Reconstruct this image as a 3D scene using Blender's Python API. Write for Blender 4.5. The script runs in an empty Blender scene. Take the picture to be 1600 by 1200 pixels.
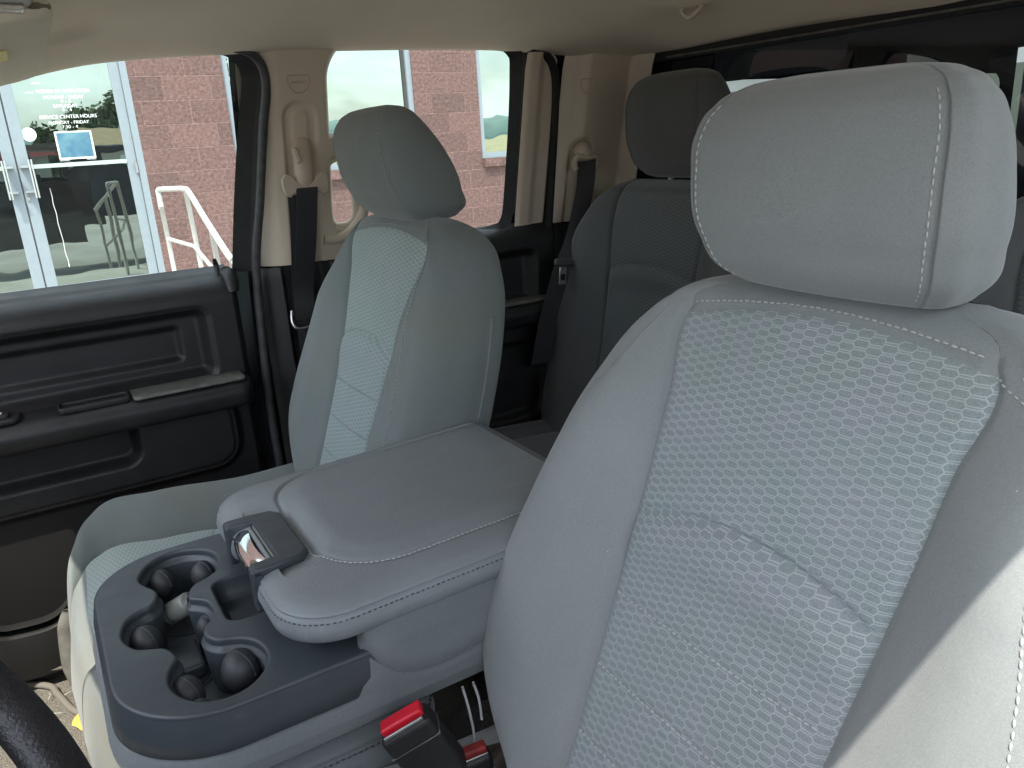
import bpy, math, random
import numpy as np
from mathutils import Vector, Matrix
random.seed(7); rng = np.random.default_rng(7)
SC = bpy.context.scene
COL = SC.collection
R = math.radians

# ---------------------------------------------------------------- camera
cam_d = bpy.data.cameras.new('camera'); cam = bpy.data.objects.new('camera', cam_d); COL.objects.link(cam)
cam_d.sensor_width = 36.0; cam_d.lens = 36.0*1224.8/1600
cam_d.clip_start = 0.02; cam_d.clip_end = 2000
TH, PITCH, ROLL = R(59.3), .30696, -.061787
cp, sp = math.cos(PITCH), math.sin(PITCH)
_f = Vector((0, cp, -sp)); _u = Vector((0, sp, cp)); _r = Vector((1, 0, 0))
_r2 = math.cos(ROLL)*_r+math.sin(ROLL)*_u; _u2 = -math.sin(ROLL)*_r+math.cos(ROLL)*_u
def _tw(v): return Vector((math.cos(TH)*v.x-math.sin(TH)*v.y, math.sin(TH)*v.x+math.cos(TH)*v.y, v.z))
_a, _b, _c = _tw(_r2), _tw(_u2), -_tw(_f)
M = Matrix(((_a.x, _b.x, _c.x, .79), (_a.y, _b.y, _c.y, -.475), (_a.z, _b.z, _c.z, 1.07), (0, 0, 0, 1)))
cam.matrix_world = M
SC.camera = cam

# ---------------------------------------------------------------- light
SUN_DIR = Vector((.41, -.34, 1.0)).normalized()      # towards the sun: high, driver's side, ahead
elev = math.asin(SUN_DIR.z); az = math.atan2(SUN_DIR.x, SUN_DIR.y)
w = bpy.data.worlds.new('World'); SC.world = w; w.use_nodes = True
nt = w.node_tree; nt.nodes.clear()
wo = nt.nodes.new('ShaderNodeOutputWorld'); bg = nt.nodes.new('ShaderNodeBackground')
sky = nt.nodes.new('ShaderNodeTexSky'); sky.sky_type = 'NISHITA'; sky.sun_disc = False
sky.sun_elevation = elev; sky.sun_rotation = az; sky.air_density = 1.0; sky.dust_density = 2.5; sky.ozone_density = 1.0
tc = nt.nodes.new('ShaderNodeTexCoord'); mp = nt.nodes.new('ShaderNodeMapping'); mp.inputs['Scale'].default_value = (1, 1, 2.6)
nz = nt.nodes.new('ShaderNodeTexNoise'); nz.inputs['Scale'].default_value = 2.6; nz.inputs['Detail'].default_value = 7; nz.inputs['Roughness'].default_value = .58
rmp = nt.nodes.new('ShaderNodeValToRGB'); rmp.color_ramp.elements[0].position = .36; rmp.color_ramp.elements[1].position = .66
mx = nt.nodes.new('ShaderNodeMixRGB'); mx.inputs[2].default_value = (7.6, 8.0, 8.1, 1)
nt.links.new(tc.outputs['Generated'], mp.inputs[0]); nt.links.new(mp.outputs[0], nz.inputs['Vector'])
nt.links.new(nz.outputs['Fac'], rmp.inputs[0]); nt.links.new(rmp.outputs[0], mx.inputs[0])
nt.links.new(sky.outputs[0], mx.inputs[1]); nt.links.new(mx.outputs[0], bg.inputs[0]); nt.links.new(bg.outputs[0], wo.inputs[0])
bg.inputs[1].default_value = 0.15
sun_d = bpy.data.lights.new('sun', 'SUN'); sun_d.energy = 2.2; sun_d.angle = R(.5); sun_d.color = (1.0, .93, .81)
sun = bpy.data.objects.new('sun', sun_d); COL.objects.link(sun)
sun.rotation_euler = SUN_DIR.to_track_quat('Z', 'Y').to_euler()
SC.view_settings.view_transform = 'Standard'; SC.view_settings.look = 'None'
SC.view_settings.exposure = 1.9; SC.view_settings.gamma = 1.0
SC.cycles.max_bounces = 10; SC.cycles.diffuse_bounces = 6; SC.cycles.glossy_bounces = 5
SC.cycles.transparent_max_bounces = 14; SC.cycles.sample_clamp_indirect = 4.0
SC.cycles.use_denoising = True
SC.cycles.caustics_reflective = False; SC.cycles.caustics_refractive = False

# ---------------------------------------------------------------- materials
def mat(name, col, rough=.6, metal=0, spec=.5, noise=0, nscale=30, bump=0, bscale=400, bdist=.001, sheen=0, coat=0,
        col2=None, detail=4, bdetail=2, wear=0, wcol=(.5, .5, .5)):
    m = bpy.data.materials.new(name); m.use_nodes = True
    n = m.node_tree; b = n.nodes['Principled BSDF']
    b.inputs['Roughness'].default_value = rough; b.inputs['Metallic'].default_value = metal
    b.inputs['Specular IOR Level'].default_value = spec
    if coat: b.inputs['Coat Weight'].default_value = coat; b.inputs['Coat Roughness'].default_value = .08
    if sheen: b.inputs['Sheen Weight'].default_value = sheen; b.inputs['Sheen Roughness'].default_value = .5
    t = n.nodes.new('ShaderNodeTexCoord')
    c = tuple(col)+(1,)
    if noise:
        z = n.nodes.new('ShaderNodeTexNoise'); z.inputs['Scale'].default_value = nscale; z.inputs['Detail'].default_value = detail
        n.links.new(t.outputs['Object'], z.inputs['Vector'])
        r = n.nodes.new('ShaderNodeValToRGB')
        r.color_ramp.elements[0].position = .3; r.color_ramp.elements[1].position = .7
        c2 = tuple(col2) if col2 else tuple(min(1, x*(1+noise)) for x in col)
        c1 = tuple(col) if col2 else tuple(x*(1-noise) for x in col)
        r.color_ramp.elements[0].color = c1+(1,); r.color_ramp.elements[1].color = c2+(1,)
        n.links.new(z.outputs['Fac'], r.inputs[0]); n.links.new(r.outputs[0], b.inputs['Base Color'])
    else: b.inputs['Base Color'].default_value = c
    if wear:
        z3 = n.nodes.new('ShaderNodeTexNoise'); z3.inputs['Scale'].default_value = 26; z3.inputs['Detail'].default_value = 9; z3.inputs['Roughness'].default_value = .72; z3.inputs['Distortion'].default_value = 1.5
        mp3 = n.nodes.new('ShaderNodeMapping'); mp3.inputs['Scale'].default_value = (1, .35, 1); n.links.new(t.outputs['Object'], mp3.inputs[0]); n.links.new(mp3.outputs[0], z3.inputs['Vector'])
        r3 = n.nodes.new('ShaderNodeValToRGB'); r3.color_ramp.elements[0].position = .60; r3.color_ramp.elements[1].position = .80
        r3.color_ramp.elements[1].color = (wear, wear, wear, 1); n.links.new(z3.outputs['Fac'], r3.inputs[0])
        m3 = n.nodes.new('ShaderNodeMixRGB'); m3.inputs[2].default_value = (*wcol, 1); n.links.new(r3.outputs[0], m3.inputs[0])
        if b.inputs['Base Color'].links:
            src = b.inputs['Base Color'].links[0].from_socket; n.links.new(src, m3.inputs[1])
        else: m3.inputs[1].default_value = c
        n.links.new(m3.outputs[0], b.inputs['Base Color'])
        rr3 = n.nodes.new('ShaderNodeMapRange'); rr3.inputs[1].default_value = .35; rr3.inputs[2].default_value = .7; rr3.inputs[3].default_value = max(0, rough-.07); rr3.inputs[4].default_value = rough+.12
        n.links.new(z3.outputs['Fac'], rr3.inputs[0]); n.links.new(rr3.outputs[0], b.inputs['Roughness'])
    if bump:
        z2 = n.nodes.new('ShaderNodeTexNoise'); z2.inputs['Scale'].default_value = bscale; z2.inputs['Detail'].default_value = bdetail
        n.links.new(t.outputs['Object'], z2.inputs['Vector'])
        bp = n.nodes.new('ShaderNodeBump'); bp.inputs['Strength'].default_value = bump; bp.inputs['Distance'].default_value = bdist
        n.links.new(z2.outputs['Fac'], bp.inputs['Height']); n.links.new(bp.outputs[0], b.inputs['Normal'])
    return m

def fabric(name, col, dirt=None):
    """plain knitted seat cloth: fine weave, heather and lint"""
    m = bpy.data.materials.new(name); m.use_nodes = True
    n = m.node_tree; L = n.links; b = n.nodes['Principled BSDF']
    b.inputs['Roughness'].default_value = .88; b.inputs['Specular IOR Level'].default_value = .25
    b.inputs['Sheen Weight'].default_value = .25; b.inputs['Sheen Roughness'].default_value = .45
    t = n.nodes.new('ShaderNodeTexCoord')
    def noise(s, d, r=.5):
        z = n.nodes.new('ShaderNodeTexNoise'); z.inputs['Scale'].default_value = s; z.inputs['Detail'].default_value = d
        z.inputs['Roughness'].default_value = r; L.new(t.outputs['Object'], z.inputs['Vector']); return z.outputs['Fac']
    def ramp(i, p0, p1, c0, c1):
        r = n.nodes.new('ShaderNodeValToRGB'); e = r.color_ramp.elements
        e[0].position = p0; e[1].position = p1; e[0].color = (*c0, 1); e[1].color = (*c1, 1); L.new(i, r.inputs[0]); return r.outputs[0]
    c = np.array(col)
    fine = ramp(noise(900, 3, .7), .35, .65, tuple(c*.89), tuple(c*1.10))
    blotch = ramp(noise(7, 4), .35, .7, (.93, .95, .95), (1.05, 1.03, 1.04))
    mm = n.nodes.new('ShaderNodeMixRGB'); mm.blend_type = 'MULTIPLY'; mm.inputs[0].default_value = 1
    L.new(fine, mm.inputs[1]); L.new(blotch, mm.inputs[2])
    # lint specks
    v = n.nodes.new('ShaderNodeTexVoronoi'); v.inputs['Scale'].default_value = 30; L.new(t.outputs['Object'], v.inputs['Vector'])
    lt = n.nodes.new('ShaderNodeMath'); lt.operation = 'LESS_THAN'; lt.inputs[1].default_value = .017; L.new(v.outputs['Distance'], lt.inputs[0])
    m2 = n.nodes.new('ShaderNodeMixRGB'); m2.inputs[2].default_value = (.75, .76, .72, 1)
    ml = n.nodes.new('ShaderNodeMath'); ml.operation = 'MULTIPLY'; ml.inputs[1].default_value = .4; L.new(lt.outputs[0], ml.inputs[0])
    L.new(ml.outputs[0], m2.inputs[0]); L.new(mm.outputs[0], m2.inputs[1])
    out = m2.outputs[0]
    if dirt:
        m3 = n.nodes.new('ShaderNodeMixRGB'); m3.inputs[2].default_value = (*dirt, 1)
        r = n.nodes.new('ShaderNodeValToRGB'); r.color_ramp.elements[0].position = .55; r.color_ramp.elements[1].position = .8
        r.color_ramp.elements[1].color = (.45, .45, .45, 1)
        L.new(noise(5, 2), r.inputs[0]); L.new(r.outputs[0], m3.inputs[0]); L.new(out, m3.inputs[1]); out = m3.outputs[0]
    L.new(out, b.inputs['Base Color'])
    wv = n.nodes.new('ShaderNodeTexWave'); wv.inputs['Scale'].default_value = 420; wv.inputs['Distortion'].default_value = 2.5
    wv.bands_direction = 'DIAGONAL'; L.new(t.outputs['Object'], wv.inputs['Vector'])
    ad = n.nodes.new('ShaderNodeMath'); ad.operation = 'ADD'; L.new(wv.outputs['Fac'], ad.inputs[0]); L.new(noise(1100, 2), ad.inputs[1])
    bp = n.nodes.new('ShaderNodeBump'); bp.inputs['Strength'].default_value = .25; bp.inputs['Distance'].default_value = .0005
    L.new(ad.outputs[0], bp.inputs['Height'])
    # soft creases of stretched cloth over foam
    b2 = n.nodes.new('ShaderNodeBump'); b2.inputs['Strength'].default_value = .5; b2.inputs['Distance'].default_value = .008
    L.new(noise(11, 3), b2.inputs['Height']); L.new(bp.outputs[0], b2.inputs['Normal'])
    L.new(b2.outputs[0], b.inputs['Normal'])
    return m

def hexfabric(name, base, line, pc=.0106, pr=.0073, lw=.085):
    """woven cloth with a net of elongated hexagons, laid out in the metric UVs of the panel"""
    m = bpy.data.materials.new(name); m.use_nodes = True
    n = m.node_tree; L = n.links; b = n.nodes['Principled BSDF']
    b.inputs['Roughness'].default_value = .85; b.inputs['Specular IOR Level'].default_value = .25
    b.inputs['Sheen Weight'].default_value = .2
    uv = n.nodes.new('ShaderNodeUVMap'); uv.uv_map = 'UVMap'
    sep = n.nodes.new('ShaderNodeSeparateXYZ'); L.new(uv.outputs[0], sep.inputs[0])
    def M_(op, a, c=None, d=None):
        k = n.nodes.new('ShaderNodeMath'); k.operation = op
        for i, v in enumerate((a, c, d)):
            if v is None: continue
            if isinstance(v, (int, float)): k.inputs[i].default_value = v
            else: L.new(v, k.inputs[i])
        return k.outputs[0]
    t = n.nodes.new('ShaderNodeTexCoord')
    wob = n.nodes.new('ShaderNodeTexNoise'); wob.inputs['Scale'].default_value = 25; L.new(t.outputs['Object'], wob.inputs['Vector'])
    X = M_('ADD', sep.outputs[0], M_('MULTIPLY', M_('SUBTRACT', wob.outputs['Fac'], .5), .0022)); Y = sep.outputs[1]
    xr, xf = .63*pc, .37*pc
    def cell(ox, oy):
        x = M_('ABSOLUTE', M_('SUBTRACT', M_('FLOORED_MODULO', M_('ADD', X, ox), 2*pc), pc))
        y = M_('ABSOLUTE', M_('SUBTRACT', M_('FLOORED_MODULO', M_('ADD', Y, oy), pr), pr/2))
        e1 = M_('DIVIDE', y, pr/2)
        e2 = M_('DIVIDE', M_('MULTIPLY_ADD', y, (xr-xf)/(pr/2), x), xr)
        return e1, e2
    a1, a2 = cell(0, 0); c1, c2 = cell(pc, pr/2)
    ma = M_('MAXIMUM', a1, a2); mc = M_('MAXIMUM', c1, c2)
    sel = M_('LESS_THAN', ma, mc)
    def pick(p, q): return M_('ADD', M_('MULTIPLY', sel, p), M_('MULTIPLY', M_('SUBTRACT', 1, sel), q))
    e1 = pick(a1, c1); e2 = pick(a2, c2)
    mm = M_('MAXIMUM', M_('DIVIDE', e1, .77), M_('DIVIDE', e2, .97))
    dd = M_('ABSOLUTE', M_('SUBTRACT', mm, 1.0))
    fl_ = M_('GREATER_THAN', M_('DIVIDE', e1, .77), M_('DIVIDE', e2, .97))
    wdt = M_('ADD', M_('MULTIPLY', fl_, .12), .085)
    line_f = M_('SUBTRACT', 1.0, M_('MINIMUM', 1.0, M_('DIVIDE', dd, wdt)))
    line_f = M_('POWER', line_f, .8)
    pat = n.nodes.new('ShaderNodeTexNoise'); pat.inputs['Scale'].default_value = 14; pat.inputs['Detail'].default_value = 3
    L.new(t.outputs['Object'], pat.inputs['Vector'])
    vis = n.nodes.new('ShaderNodeMapRange'); vis.inputs[1].default_value = .3; vis.inputs[2].default_value = .7
    vis.inputs[3].default_value = .5; vis.inputs[4].default_value = 1.0; L.new(pat.outputs['Fac'], vis.inputs[0]); vis.inputs[3].default_value = .7
    lf = M_('MULTIPLY', line_f, vis.outputs[0])
    fine = n.nodes.new('ShaderNodeTexNoise'); fine.inputs['Scale'].default_value = 900; fine.inputs['Detail'].default_value = 3
    L.new(t.outputs['Object'], fine.inputs['Vector'])
    r = n.nodes.new('ShaderNodeValToRGB'); c = np.array(base); r.color_ramp.elements[0].position = .35; r.color_ramp.elements[1].position = .65
    r.color_ramp.elements[0].color = (*(c*.85), 1); r.color_ramp.elements[1].color = (*(c*1.13), 1); L.new(fine.outputs['Fac'], r.inputs[0])
    hue = n.nodes.new('ShaderNodeValToRGB'); hue.color_ramp.elements[0].position = .4; hue.color_ramp.elements[1].position = .62
    hue.color_ramp.elements[0].color = (.94, 1.0, .98, 1); hue.color_ramp.elements[1].color = (1.02, 1.0, 1.06, 1)
    p2 = n.nodes.new('ShaderNodeTexNoise'); p2.inputs['Scale'].default_value = 22; L.new(t.outputs['Object'], p2.inputs['Vector']); L.new(p2.outputs['Fac'], hue.inputs[0])
    mu = n.nodes.new('ShaderNodeMixRGB'); mu.blend_type = 'MULTIPLY'; mu.inputs[0].default_value = 1; L.new(r.outputs[0], mu.inputs[1]); L.new(hue.outputs[0], mu.inputs[2])
    mi = n.nodes.new('ShaderNodeMixRGB'); mi.inputs[2].default_value = (*line, 1); L.new(lf, mi.inputs[0]); L.new(mu.outputs[0], mi.inputs[1])
    L.new(mi.outputs[0], b.inputs['Base Color'])
    h = M_('ADD', M_('MULTIPLY', M_('MINIMUM', mm, 1.0), -.6), M_('MULTIPLY', fine.outputs['Fac'], .25))
    bp = n.nodes.new('ShaderNodeBump'); bp.inputs['Strength'].default_value = .5; bp.inputs['Distance'].default_value = .0008; L.new(h, bp.inputs['Height'])
    z9 = n.nodes.new('ShaderNodeTexNoise'); z9.inputs['Scale'].default_value = 9; L.new(t.outputs['Object'], z9.inputs['Vector'])
    b2 = n.nodes.new('ShaderNodeBump'); b2.inputs['Strength'].default_value = .45; b2.inputs['Distance'].default_value = .006
    L.new(z9.outputs['Fac'], b2.inputs['Height']); L.new(bp.outputs[0], b2.inputs['Normal']); L.new(b2.outputs[0], b.inputs['Normal'])
    return m

def glass(name, tint=(.86, .93, .89), refl=.06, haze=.0):
    m = bpy.data.materials.new(name); m.use_nodes = True; n = m.node_tree; n.nodes.clear()
    o = n.nodes.new('ShaderNodeOutputMaterial'); tr = n.nodes.new('ShaderNodeBsdfTransparent'); gl = n.nodes.new('ShaderNodeBsdfGlossy')
    tr.inputs[0].default_value = (*tint, 1); gl.inputs['Roughness'].default_value = .01
    fr = n.nodes.new('ShaderNodeFresnel'); fr.inputs[0].default_value = 1.45
    mi = n.nodes.new('ShaderNodeMixShader'); n.links.new(fr.outputs[0], mi.inputs[0]); n.links.new(tr.outputs[0], mi.inputs[1]); n.links.new(gl.outputs[0], mi.inputs[2])
    last = mi
    if haze:
        d = n.nodes.new('ShaderNodeBsdfDiffuse'); d.inputs[0].default_value = (.8, .82, .8, 1)
        z = n.nodes.new('ShaderNodeTexNoise'); z.inputs['Scale'].default_value = 6; t = n.nodes.new('ShaderNodeTexCoord'); n.links.new(t.outputs['Object'], z.inputs['Vector'])
        k = n.nodes.new('ShaderNodeMath'); k.operation = 'MULTIPLY'; k.inputs[1].default_value = haze; n.links.new(z.outputs['Fac'], k.inputs[0])
        m2 = n.nodes.new('ShaderNodeMixShader'); n.links.new(k.outputs[0], m2.inputs[0]); n.links.new(mi.outputs[0], m2.inputs[1]); n.links.new(d.outputs[0], m2.inputs[2]); last = m2
    n.links.new(last.outputs[0], o.inputs[0])
    return m

CLOTH = fabric('seat_cloth', (.232, .250, .254))
CLOTH_P = fabric('seat_cloth_shaded', (.165, .185, .18), dirt=(.17, .165, .11))  # seat cloth copy, darkened in colour for the shaded passenger side, plus dirt
HEX_P = hexfabric('seat_hex_cloth_shaded', (.225, .27, .26), (.39, .44, .43))  # insert cloth copy, toned for the passenger side's dimmer light
HEX = hexfabric('seat_hex_cloth', (.235, .262, .268), (.41, .445, .448))
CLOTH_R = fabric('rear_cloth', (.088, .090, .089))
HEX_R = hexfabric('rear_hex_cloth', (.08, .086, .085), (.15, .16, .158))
CONS_CLOTH = fabric('console_cloth', (.165, .182, .19))
THREAD = mat('thread', (.44, .45, .44), .7)
THREAD_P = mat('grey_thread', (.30, .33, .33), .7)
THREAD_D = mat('dark_thread', (.06, .06, .065), .7)
SEAM = mat('seam_shadow_cord', (.05, .052, .055), .9)
VINYL = mat('console_vinyl', (.215, .235, .245), .42, spec=.45, noise=.08, nscale=6, bump=.5, bscale=620, bdist=.0007, wear=.35)
TRAYP = mat('tray_plastic', (.048, .058, .067), .42, spec=.5, noise=.15, nscale=9, bump=.2, bscale=900, bdist=.0004, wear=.22, wcol=(.3, .3, .3))
RUBBER = mat('cup_rubber', (.035, .037, .042), .55, bump=.1)
BLACKP = mat('black_trim_plastic', (.013, .0128, .0132), .5, spec=.5, noise=.3, nscale=14, bump=.6, bscale=520, bdist=.0008, wear=.10, wcol=(.25, .25, .22))
BLACKD = mat('deep_black_plastic', (.006, .006, .0065), .6, bump=.3, bscale=500, bdist=.0006)
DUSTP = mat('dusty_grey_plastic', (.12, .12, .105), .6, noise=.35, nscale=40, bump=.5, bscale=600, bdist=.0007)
BEIGE = mat('beige_trim_plastic', (.60, .51, .41), .55, spec=.35, noise=.04, nscale=8, bump=.35, bscale=700, bdist=.0004)
HEADL = mat('headliner_cloth', (.75, .655, .54), .95, spec=.1, noise=.05, nscale=5, bump=.5, bscale=900, bdist=.0006)
BEIGE_D = mat('beige_handle', (.50, .41, .33), .42)
SEAL = mat('rubber_seal', (.014, .014, .015), .6, spec=.4, noise=.3, nscale=60)
SEALG = mat('grey_rubber_seal', (.055, .055, .058), .5, noise=.3, nscale=60)
def webmat():
    m = mat('belt_webbing', (.03, .029, .032), .62, spec=.35)
    n = m.node_tree; t = n.nodes.new('ShaderNodeUVMap'); wv = n.nodes.new('ShaderNodeTexWave'); wv.inputs['Scale'].default_value = 1.6; wv.bands_direction = 'X'
    n.links.new(t.outputs[0], wv.inputs['Vector']); bp = n.nodes.new('ShaderNodeBump'); bp.inputs['Strength'].default_value = .6; bp.inputs['Distance'].default_value = .0006
    n.links.new(wv.outputs['Fac'], bp.inputs['Height']); n.links.new(bp.outputs[0], n.nodes['Principled BSDF'].inputs['Normal']); return m
WEB = webmat()
CHROME = mat('chrome', (.85, .87, .9), .06, metal=1)
STEEL = mat('steel', (.55, .55, .55), .3, metal=1)
RED = mat('red_button', (.62, .012, .03), .35, spec=.5)
CARPET = mat('carpet', (.085, .08, .07), 1, spec=.1, col2=(.22, .205, .175), noise=1, nscale=420, detail=5, bump=1, bscale=420, bdist=.004)
WHITE = mat('white_print', (.8, .8, .8), .5)
GLASS = glass('side_glass', (.86, .93, .895), haze=.06)
GLASS_R = glass('tinted_rear_glass', (.14, .155, .16))
BPAINT = mat('black_car_paint', (.01, .011, .014), .12, spec=.6, coat=1)
CHARGER = mat('charger_plastic', (.16, .17, .155), .35)
LEATHER = mat('wheel_leather', (.02, .018, .02), .42, spec=.5, noise=.3, nscale=40, bump=.9, bscale=330, bdist=.0012, bdetail=4)

# ---------------------------------------------------------------- builders
def link(name, me, parent=None, mats=()):
    o = bpy.data.objects.new(name, me); COL.objects.link(o)
    for m in (mats if isinstance(mats, (list, tuple)) else [mats]): me.materials.append(m)
    if parent: o.parent = parent
    return o
def raw(name, V, F, m, parent=None, uv=None, smooth=True, mi=None):
    me = bpy.data.meshes.new(name); me.from_pydata([tuple(map(float, v)) for v in V], [], [tuple(map(int, f)) for f in F]); me.update()
    if uv is not None:
        l = me.uv_layers.new(name='UVMap'); vi = np.empty(len(me.loops), int); me.loops.foreach_get('vertex_index', vi)
        l.data.foreach_set('uv', np.asarray(uv, float)[vi].ravel())
    if smooth: me.polygons.foreach_set('use_smooth', [True]*len(me.polygons))
    if mi is not None: me.polygons.foreach_set('material_index', mi)
    return link(name, me, parent, m)
def gridfaces(nu, nv, cu=False, cv=False, flip=False):
    F = []
    for i in range(nu if cu else nu-1):
        for j in range(nv if cv else nv-1):
            a, b, c, d = i*nv+j, ((i+1) % nu)*nv+j, ((i+1) % nu)*nv+(j+1) % nv, i*nv+(j+1) % nv
            F.append((a, d, c, b) if flip else (a, b, c, d))
    return F
def grid(name, P, m, parent=None, cu=False, cv=False, uv=None, flip=False, capends=False):
    nu, nv = P.shape[:2]; F = gridfaces(nu, nv, cu, cv, flip)
    if capends:
        F.append(tuple(range(nv)) if flip else tuple(range(nv))[::-1]); F.append(tuple((nu-1)*nv+j for j in range(nv))[::(-1 if flip else 1)])
    return raw(name, P.reshape(-1, 3), F, m, parent, None if uv is None else uv.reshape(-1, 2))
def clipgrid(name, P, S, m, parent=None, flip=False):
    """grid surface kept where S > 0, cut exactly along S = 0"""
    nu, nv = P.shape[:2]; V = [tuple(v) for v in P.reshape(-1, 3)]; s = S.reshape(-1); F = []; cache = {}
    def mid(a, b):
        k = (min(a, b), max(a, b))
        if k not in cache:
            t = s[a]/(s[a]-s[b]); p = np.array(V[a])*(1-t)+np.array(V[b])*t; cache[k] = len(V); V.append(tuple(p))
        return cache[k]
    for i in range(nu-1):
        for j in range(nv-1):
            q = (i*nv+j, (i+1)*nv+j, (i+1)*nv+j+1, i*nv+j+1)
            k = sum(s[x] > 0 for x in q)
            if k == 4: F.append(q); continue
            if k == 0: continue
            out = []
            for x in range(4):
                a, b = q[x], q[(x+1) % 4]
                if s[a] > 0: out.append(a)
                if (s[a] > 0) != (s[b] > 0): out.append(mid(a, b))
            if len(out) > 2: F.append(tuple(out))
    used = sorted({x for f in F for x in f}); mp_ = {x: i for i, x in enumerate(used)}
    F = [tuple(mp_[x] for x in (f[::-1] if flip else f)) for f in F]
    return raw(name, [V[x] for x in used], F, m, parent)
def cr(pts, n=8, closed=False):
    """Catmull-Rom through points"""
    P = np.asarray(pts, float); N = len(P); out = []
    for i in range(N if closed else N-1):
        if closed: p0, p1, p2, p3 = P[(i-1) % N], P[i], P[(i+1) % N], P[(i+2) % N]
        else: p0, p1, p2, p3 = P[max(i-1, 0)], P[i], P[i+1], P[min(i+2, N-1)]
        for k in range(n):
            t = k/n
            out.append(.5*((2*p1)+(-p0+p2)*t+(2*p0-5*p1+4*p2-p3)*t*t+(-p0+3*p1-3*p2+p3)*t**3))
    if not closed: out.append(P[-1])
    return np.array(out)
def tube_geo(path, r, n=10, closed=False, sx=1., up=(0, 0, 1)):
    P = np.asarray(path, float); N = len(P); rr = np.broadcast_to(np.asarray(r, float), (N,))
    T = np.roll(P, -1, 0)-np.roll(P, 1, 0)
    if not closed: T[0] = P[1]-P[0]; T[-1] = P[-1]-P[-2]
    T /= np.linalg.norm(T, axis=1)[:, None]+1e-12
    u = np.array(up, float); V = []
    nrm = u-T[0]*(u@T[0])
    if np.linalg.norm(nrm) < 1e-3: nrm = np.array([1., 0, 0])-T[0]*T[0][0]
    for i in range(N):
        nrm = nrm-T[i]*(nrm@T[i]); nrm /= np.linalg.norm(nrm); b = np.cross(T[i], nrm)
        for k in range(n):
            a = 2*math.pi*k/n; V.append(P[i]+rr[i]*(math.cos(a)*nrm+sx*math.sin(a)*b))
    F = gridfaces(N, n, closed, True)
    if not closed: F += [tuple(range(n))[::-1], tuple((N-1)*n+k for k in range(n))]
    return V, F
def tube(name, path, r, m, parent=None, n=10, closed=False, sx=1., up=(0, 0, 1)):
    V, F = tube_geo(path, r, n, closed, sx, up); return raw(name, V, F, m, parent)
def merge(name, parts, m, parent=None, smooth=True):
    V, F = [], []
    for v, f in parts:
        o = len(V); V += list(v); F += [tuple(x+o for x in q) for q in f]
    return raw(name, V, F, m, parent, smooth=smooth)
def box_geo(c, s, rot=None):
    c = np.array(c, float); h = np.array(s, float)/2
    V = [np.array((x, y, z))*h for x in (-1, 1) for y in (-1, 1) for z in (-1, 1)]
    if rot is not None: V = [np.array(rot @ Vector(v)) for v in V]
    F = [(0, 1, 3, 2), (4, 6, 7, 5), (0, 4, 5, 1), (2, 3, 7, 6), (0, 2, 6, 4), (1, 5, 7, 3)]
    return [v+c for v in V], F
def bevel(o, w, seg=3, ang=40):
    b = o.modifiers.new('bevel', 'BEVEL'); b.width = w; b.segments = seg; b.limit_method = 'ANGLE'; b.angle_limit = R(ang); b.harden_normals = False
    return o
def autosmooth(o, ang=40):
    me = o.data; me.set_sharp_from_angle(angle=R(ang)); return o
def box(name, c, s, m, parent=None, bev=.003, rot=None):
    v, f = box_geo((0, 0, 0), s, rot); o = raw(name, [x+np.array(c, float) for x in v], f, m, parent, smooth=True)
    autosmooth(o, 30)
    if bev: bevel(o, bev, 3)
    return o
def slab(name, outline, holes, z0, th, m, parent=None, bev=.002, res=2):
    """flat plate with holes and rounded edges (filled 2D curve), turned into a mesh; top face at z0"""
    cu = bpy.data.curves.new(name, 'CURVE'); cu.dimensions = '2D'; cu.fill_mode = 'BOTH'
    for L_ in [outline]+list(holes):
        s = cu.splines.new('POLY'); s.points.add(len(L_)-1)
        for i, p in enumerate(L_): s.points[i].co = (p[0], p[1], 0, 1)
        s.use_cyclic_u = True
    cu.extrude = max(th/2-bev, .0001); cu.bevel_depth = bev; cu.bevel_resolution = res; cu.offset = -bev
    t = bpy.data.objects.new('tmp', cu); COL.objects.link(t)
    dg = bpy.context.evaluated_depsgraph_get(); me = bpy.data.meshes.new_from_object(t.evaluated_get(dg)); me.name = name
    bpy.data.objects.remove(t); bpy.data.curves.remove(cu)
    me.transform(Matrix.Translation((0, 0, z0-th/2)))
    me.materials.clear()
    me.polygons.foreach_set('use_smooth', [True]*len(me.polygons)); me.update()
    o = link(name, me, parent, m); autosmooth(o, 50); return o
def rrect(x0, x1, y0, y1, r, n=10):
    """rounded rectangle, r = radius or 4 radii (x0y0, x1y0, x1y1, x0y1), counter-clockwise"""
    if not isinstance(r, (list, tuple)): r = [r]*4
    out = []
    for (cx, cy, q), rr in zip(((x0, y0, 2), (x1, y0, 3), (x1, y1, 0), (x0, y1, 1)), r):
        px = cx+(rr if cx == x0 else -rr); py = cy+(rr if cy == y0 else -rr)
        for k in range(n+1):
            a = (q+k/n)*math.pi/2; out.append((px+rr*math.cos(a), py+rr*math.sin(a)))
    return np.array(out)
def resample(P, n, closed=True):
    P = np.asarray(P, float); Q = np.vstack([P, P[:1]]) if closed else P
    d = np.r_[0, np.cumsum(np.linalg.norm(np.diff(Q, axis=0), axis=1))]
    t = np.linspace(0, d[-1], n+1 if closed else n)
    if closed: t = t[:-1]
    return np.stack([np.interp(t, d, Q[:, k]) for k in range(Q.shape[1])], 1)
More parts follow.
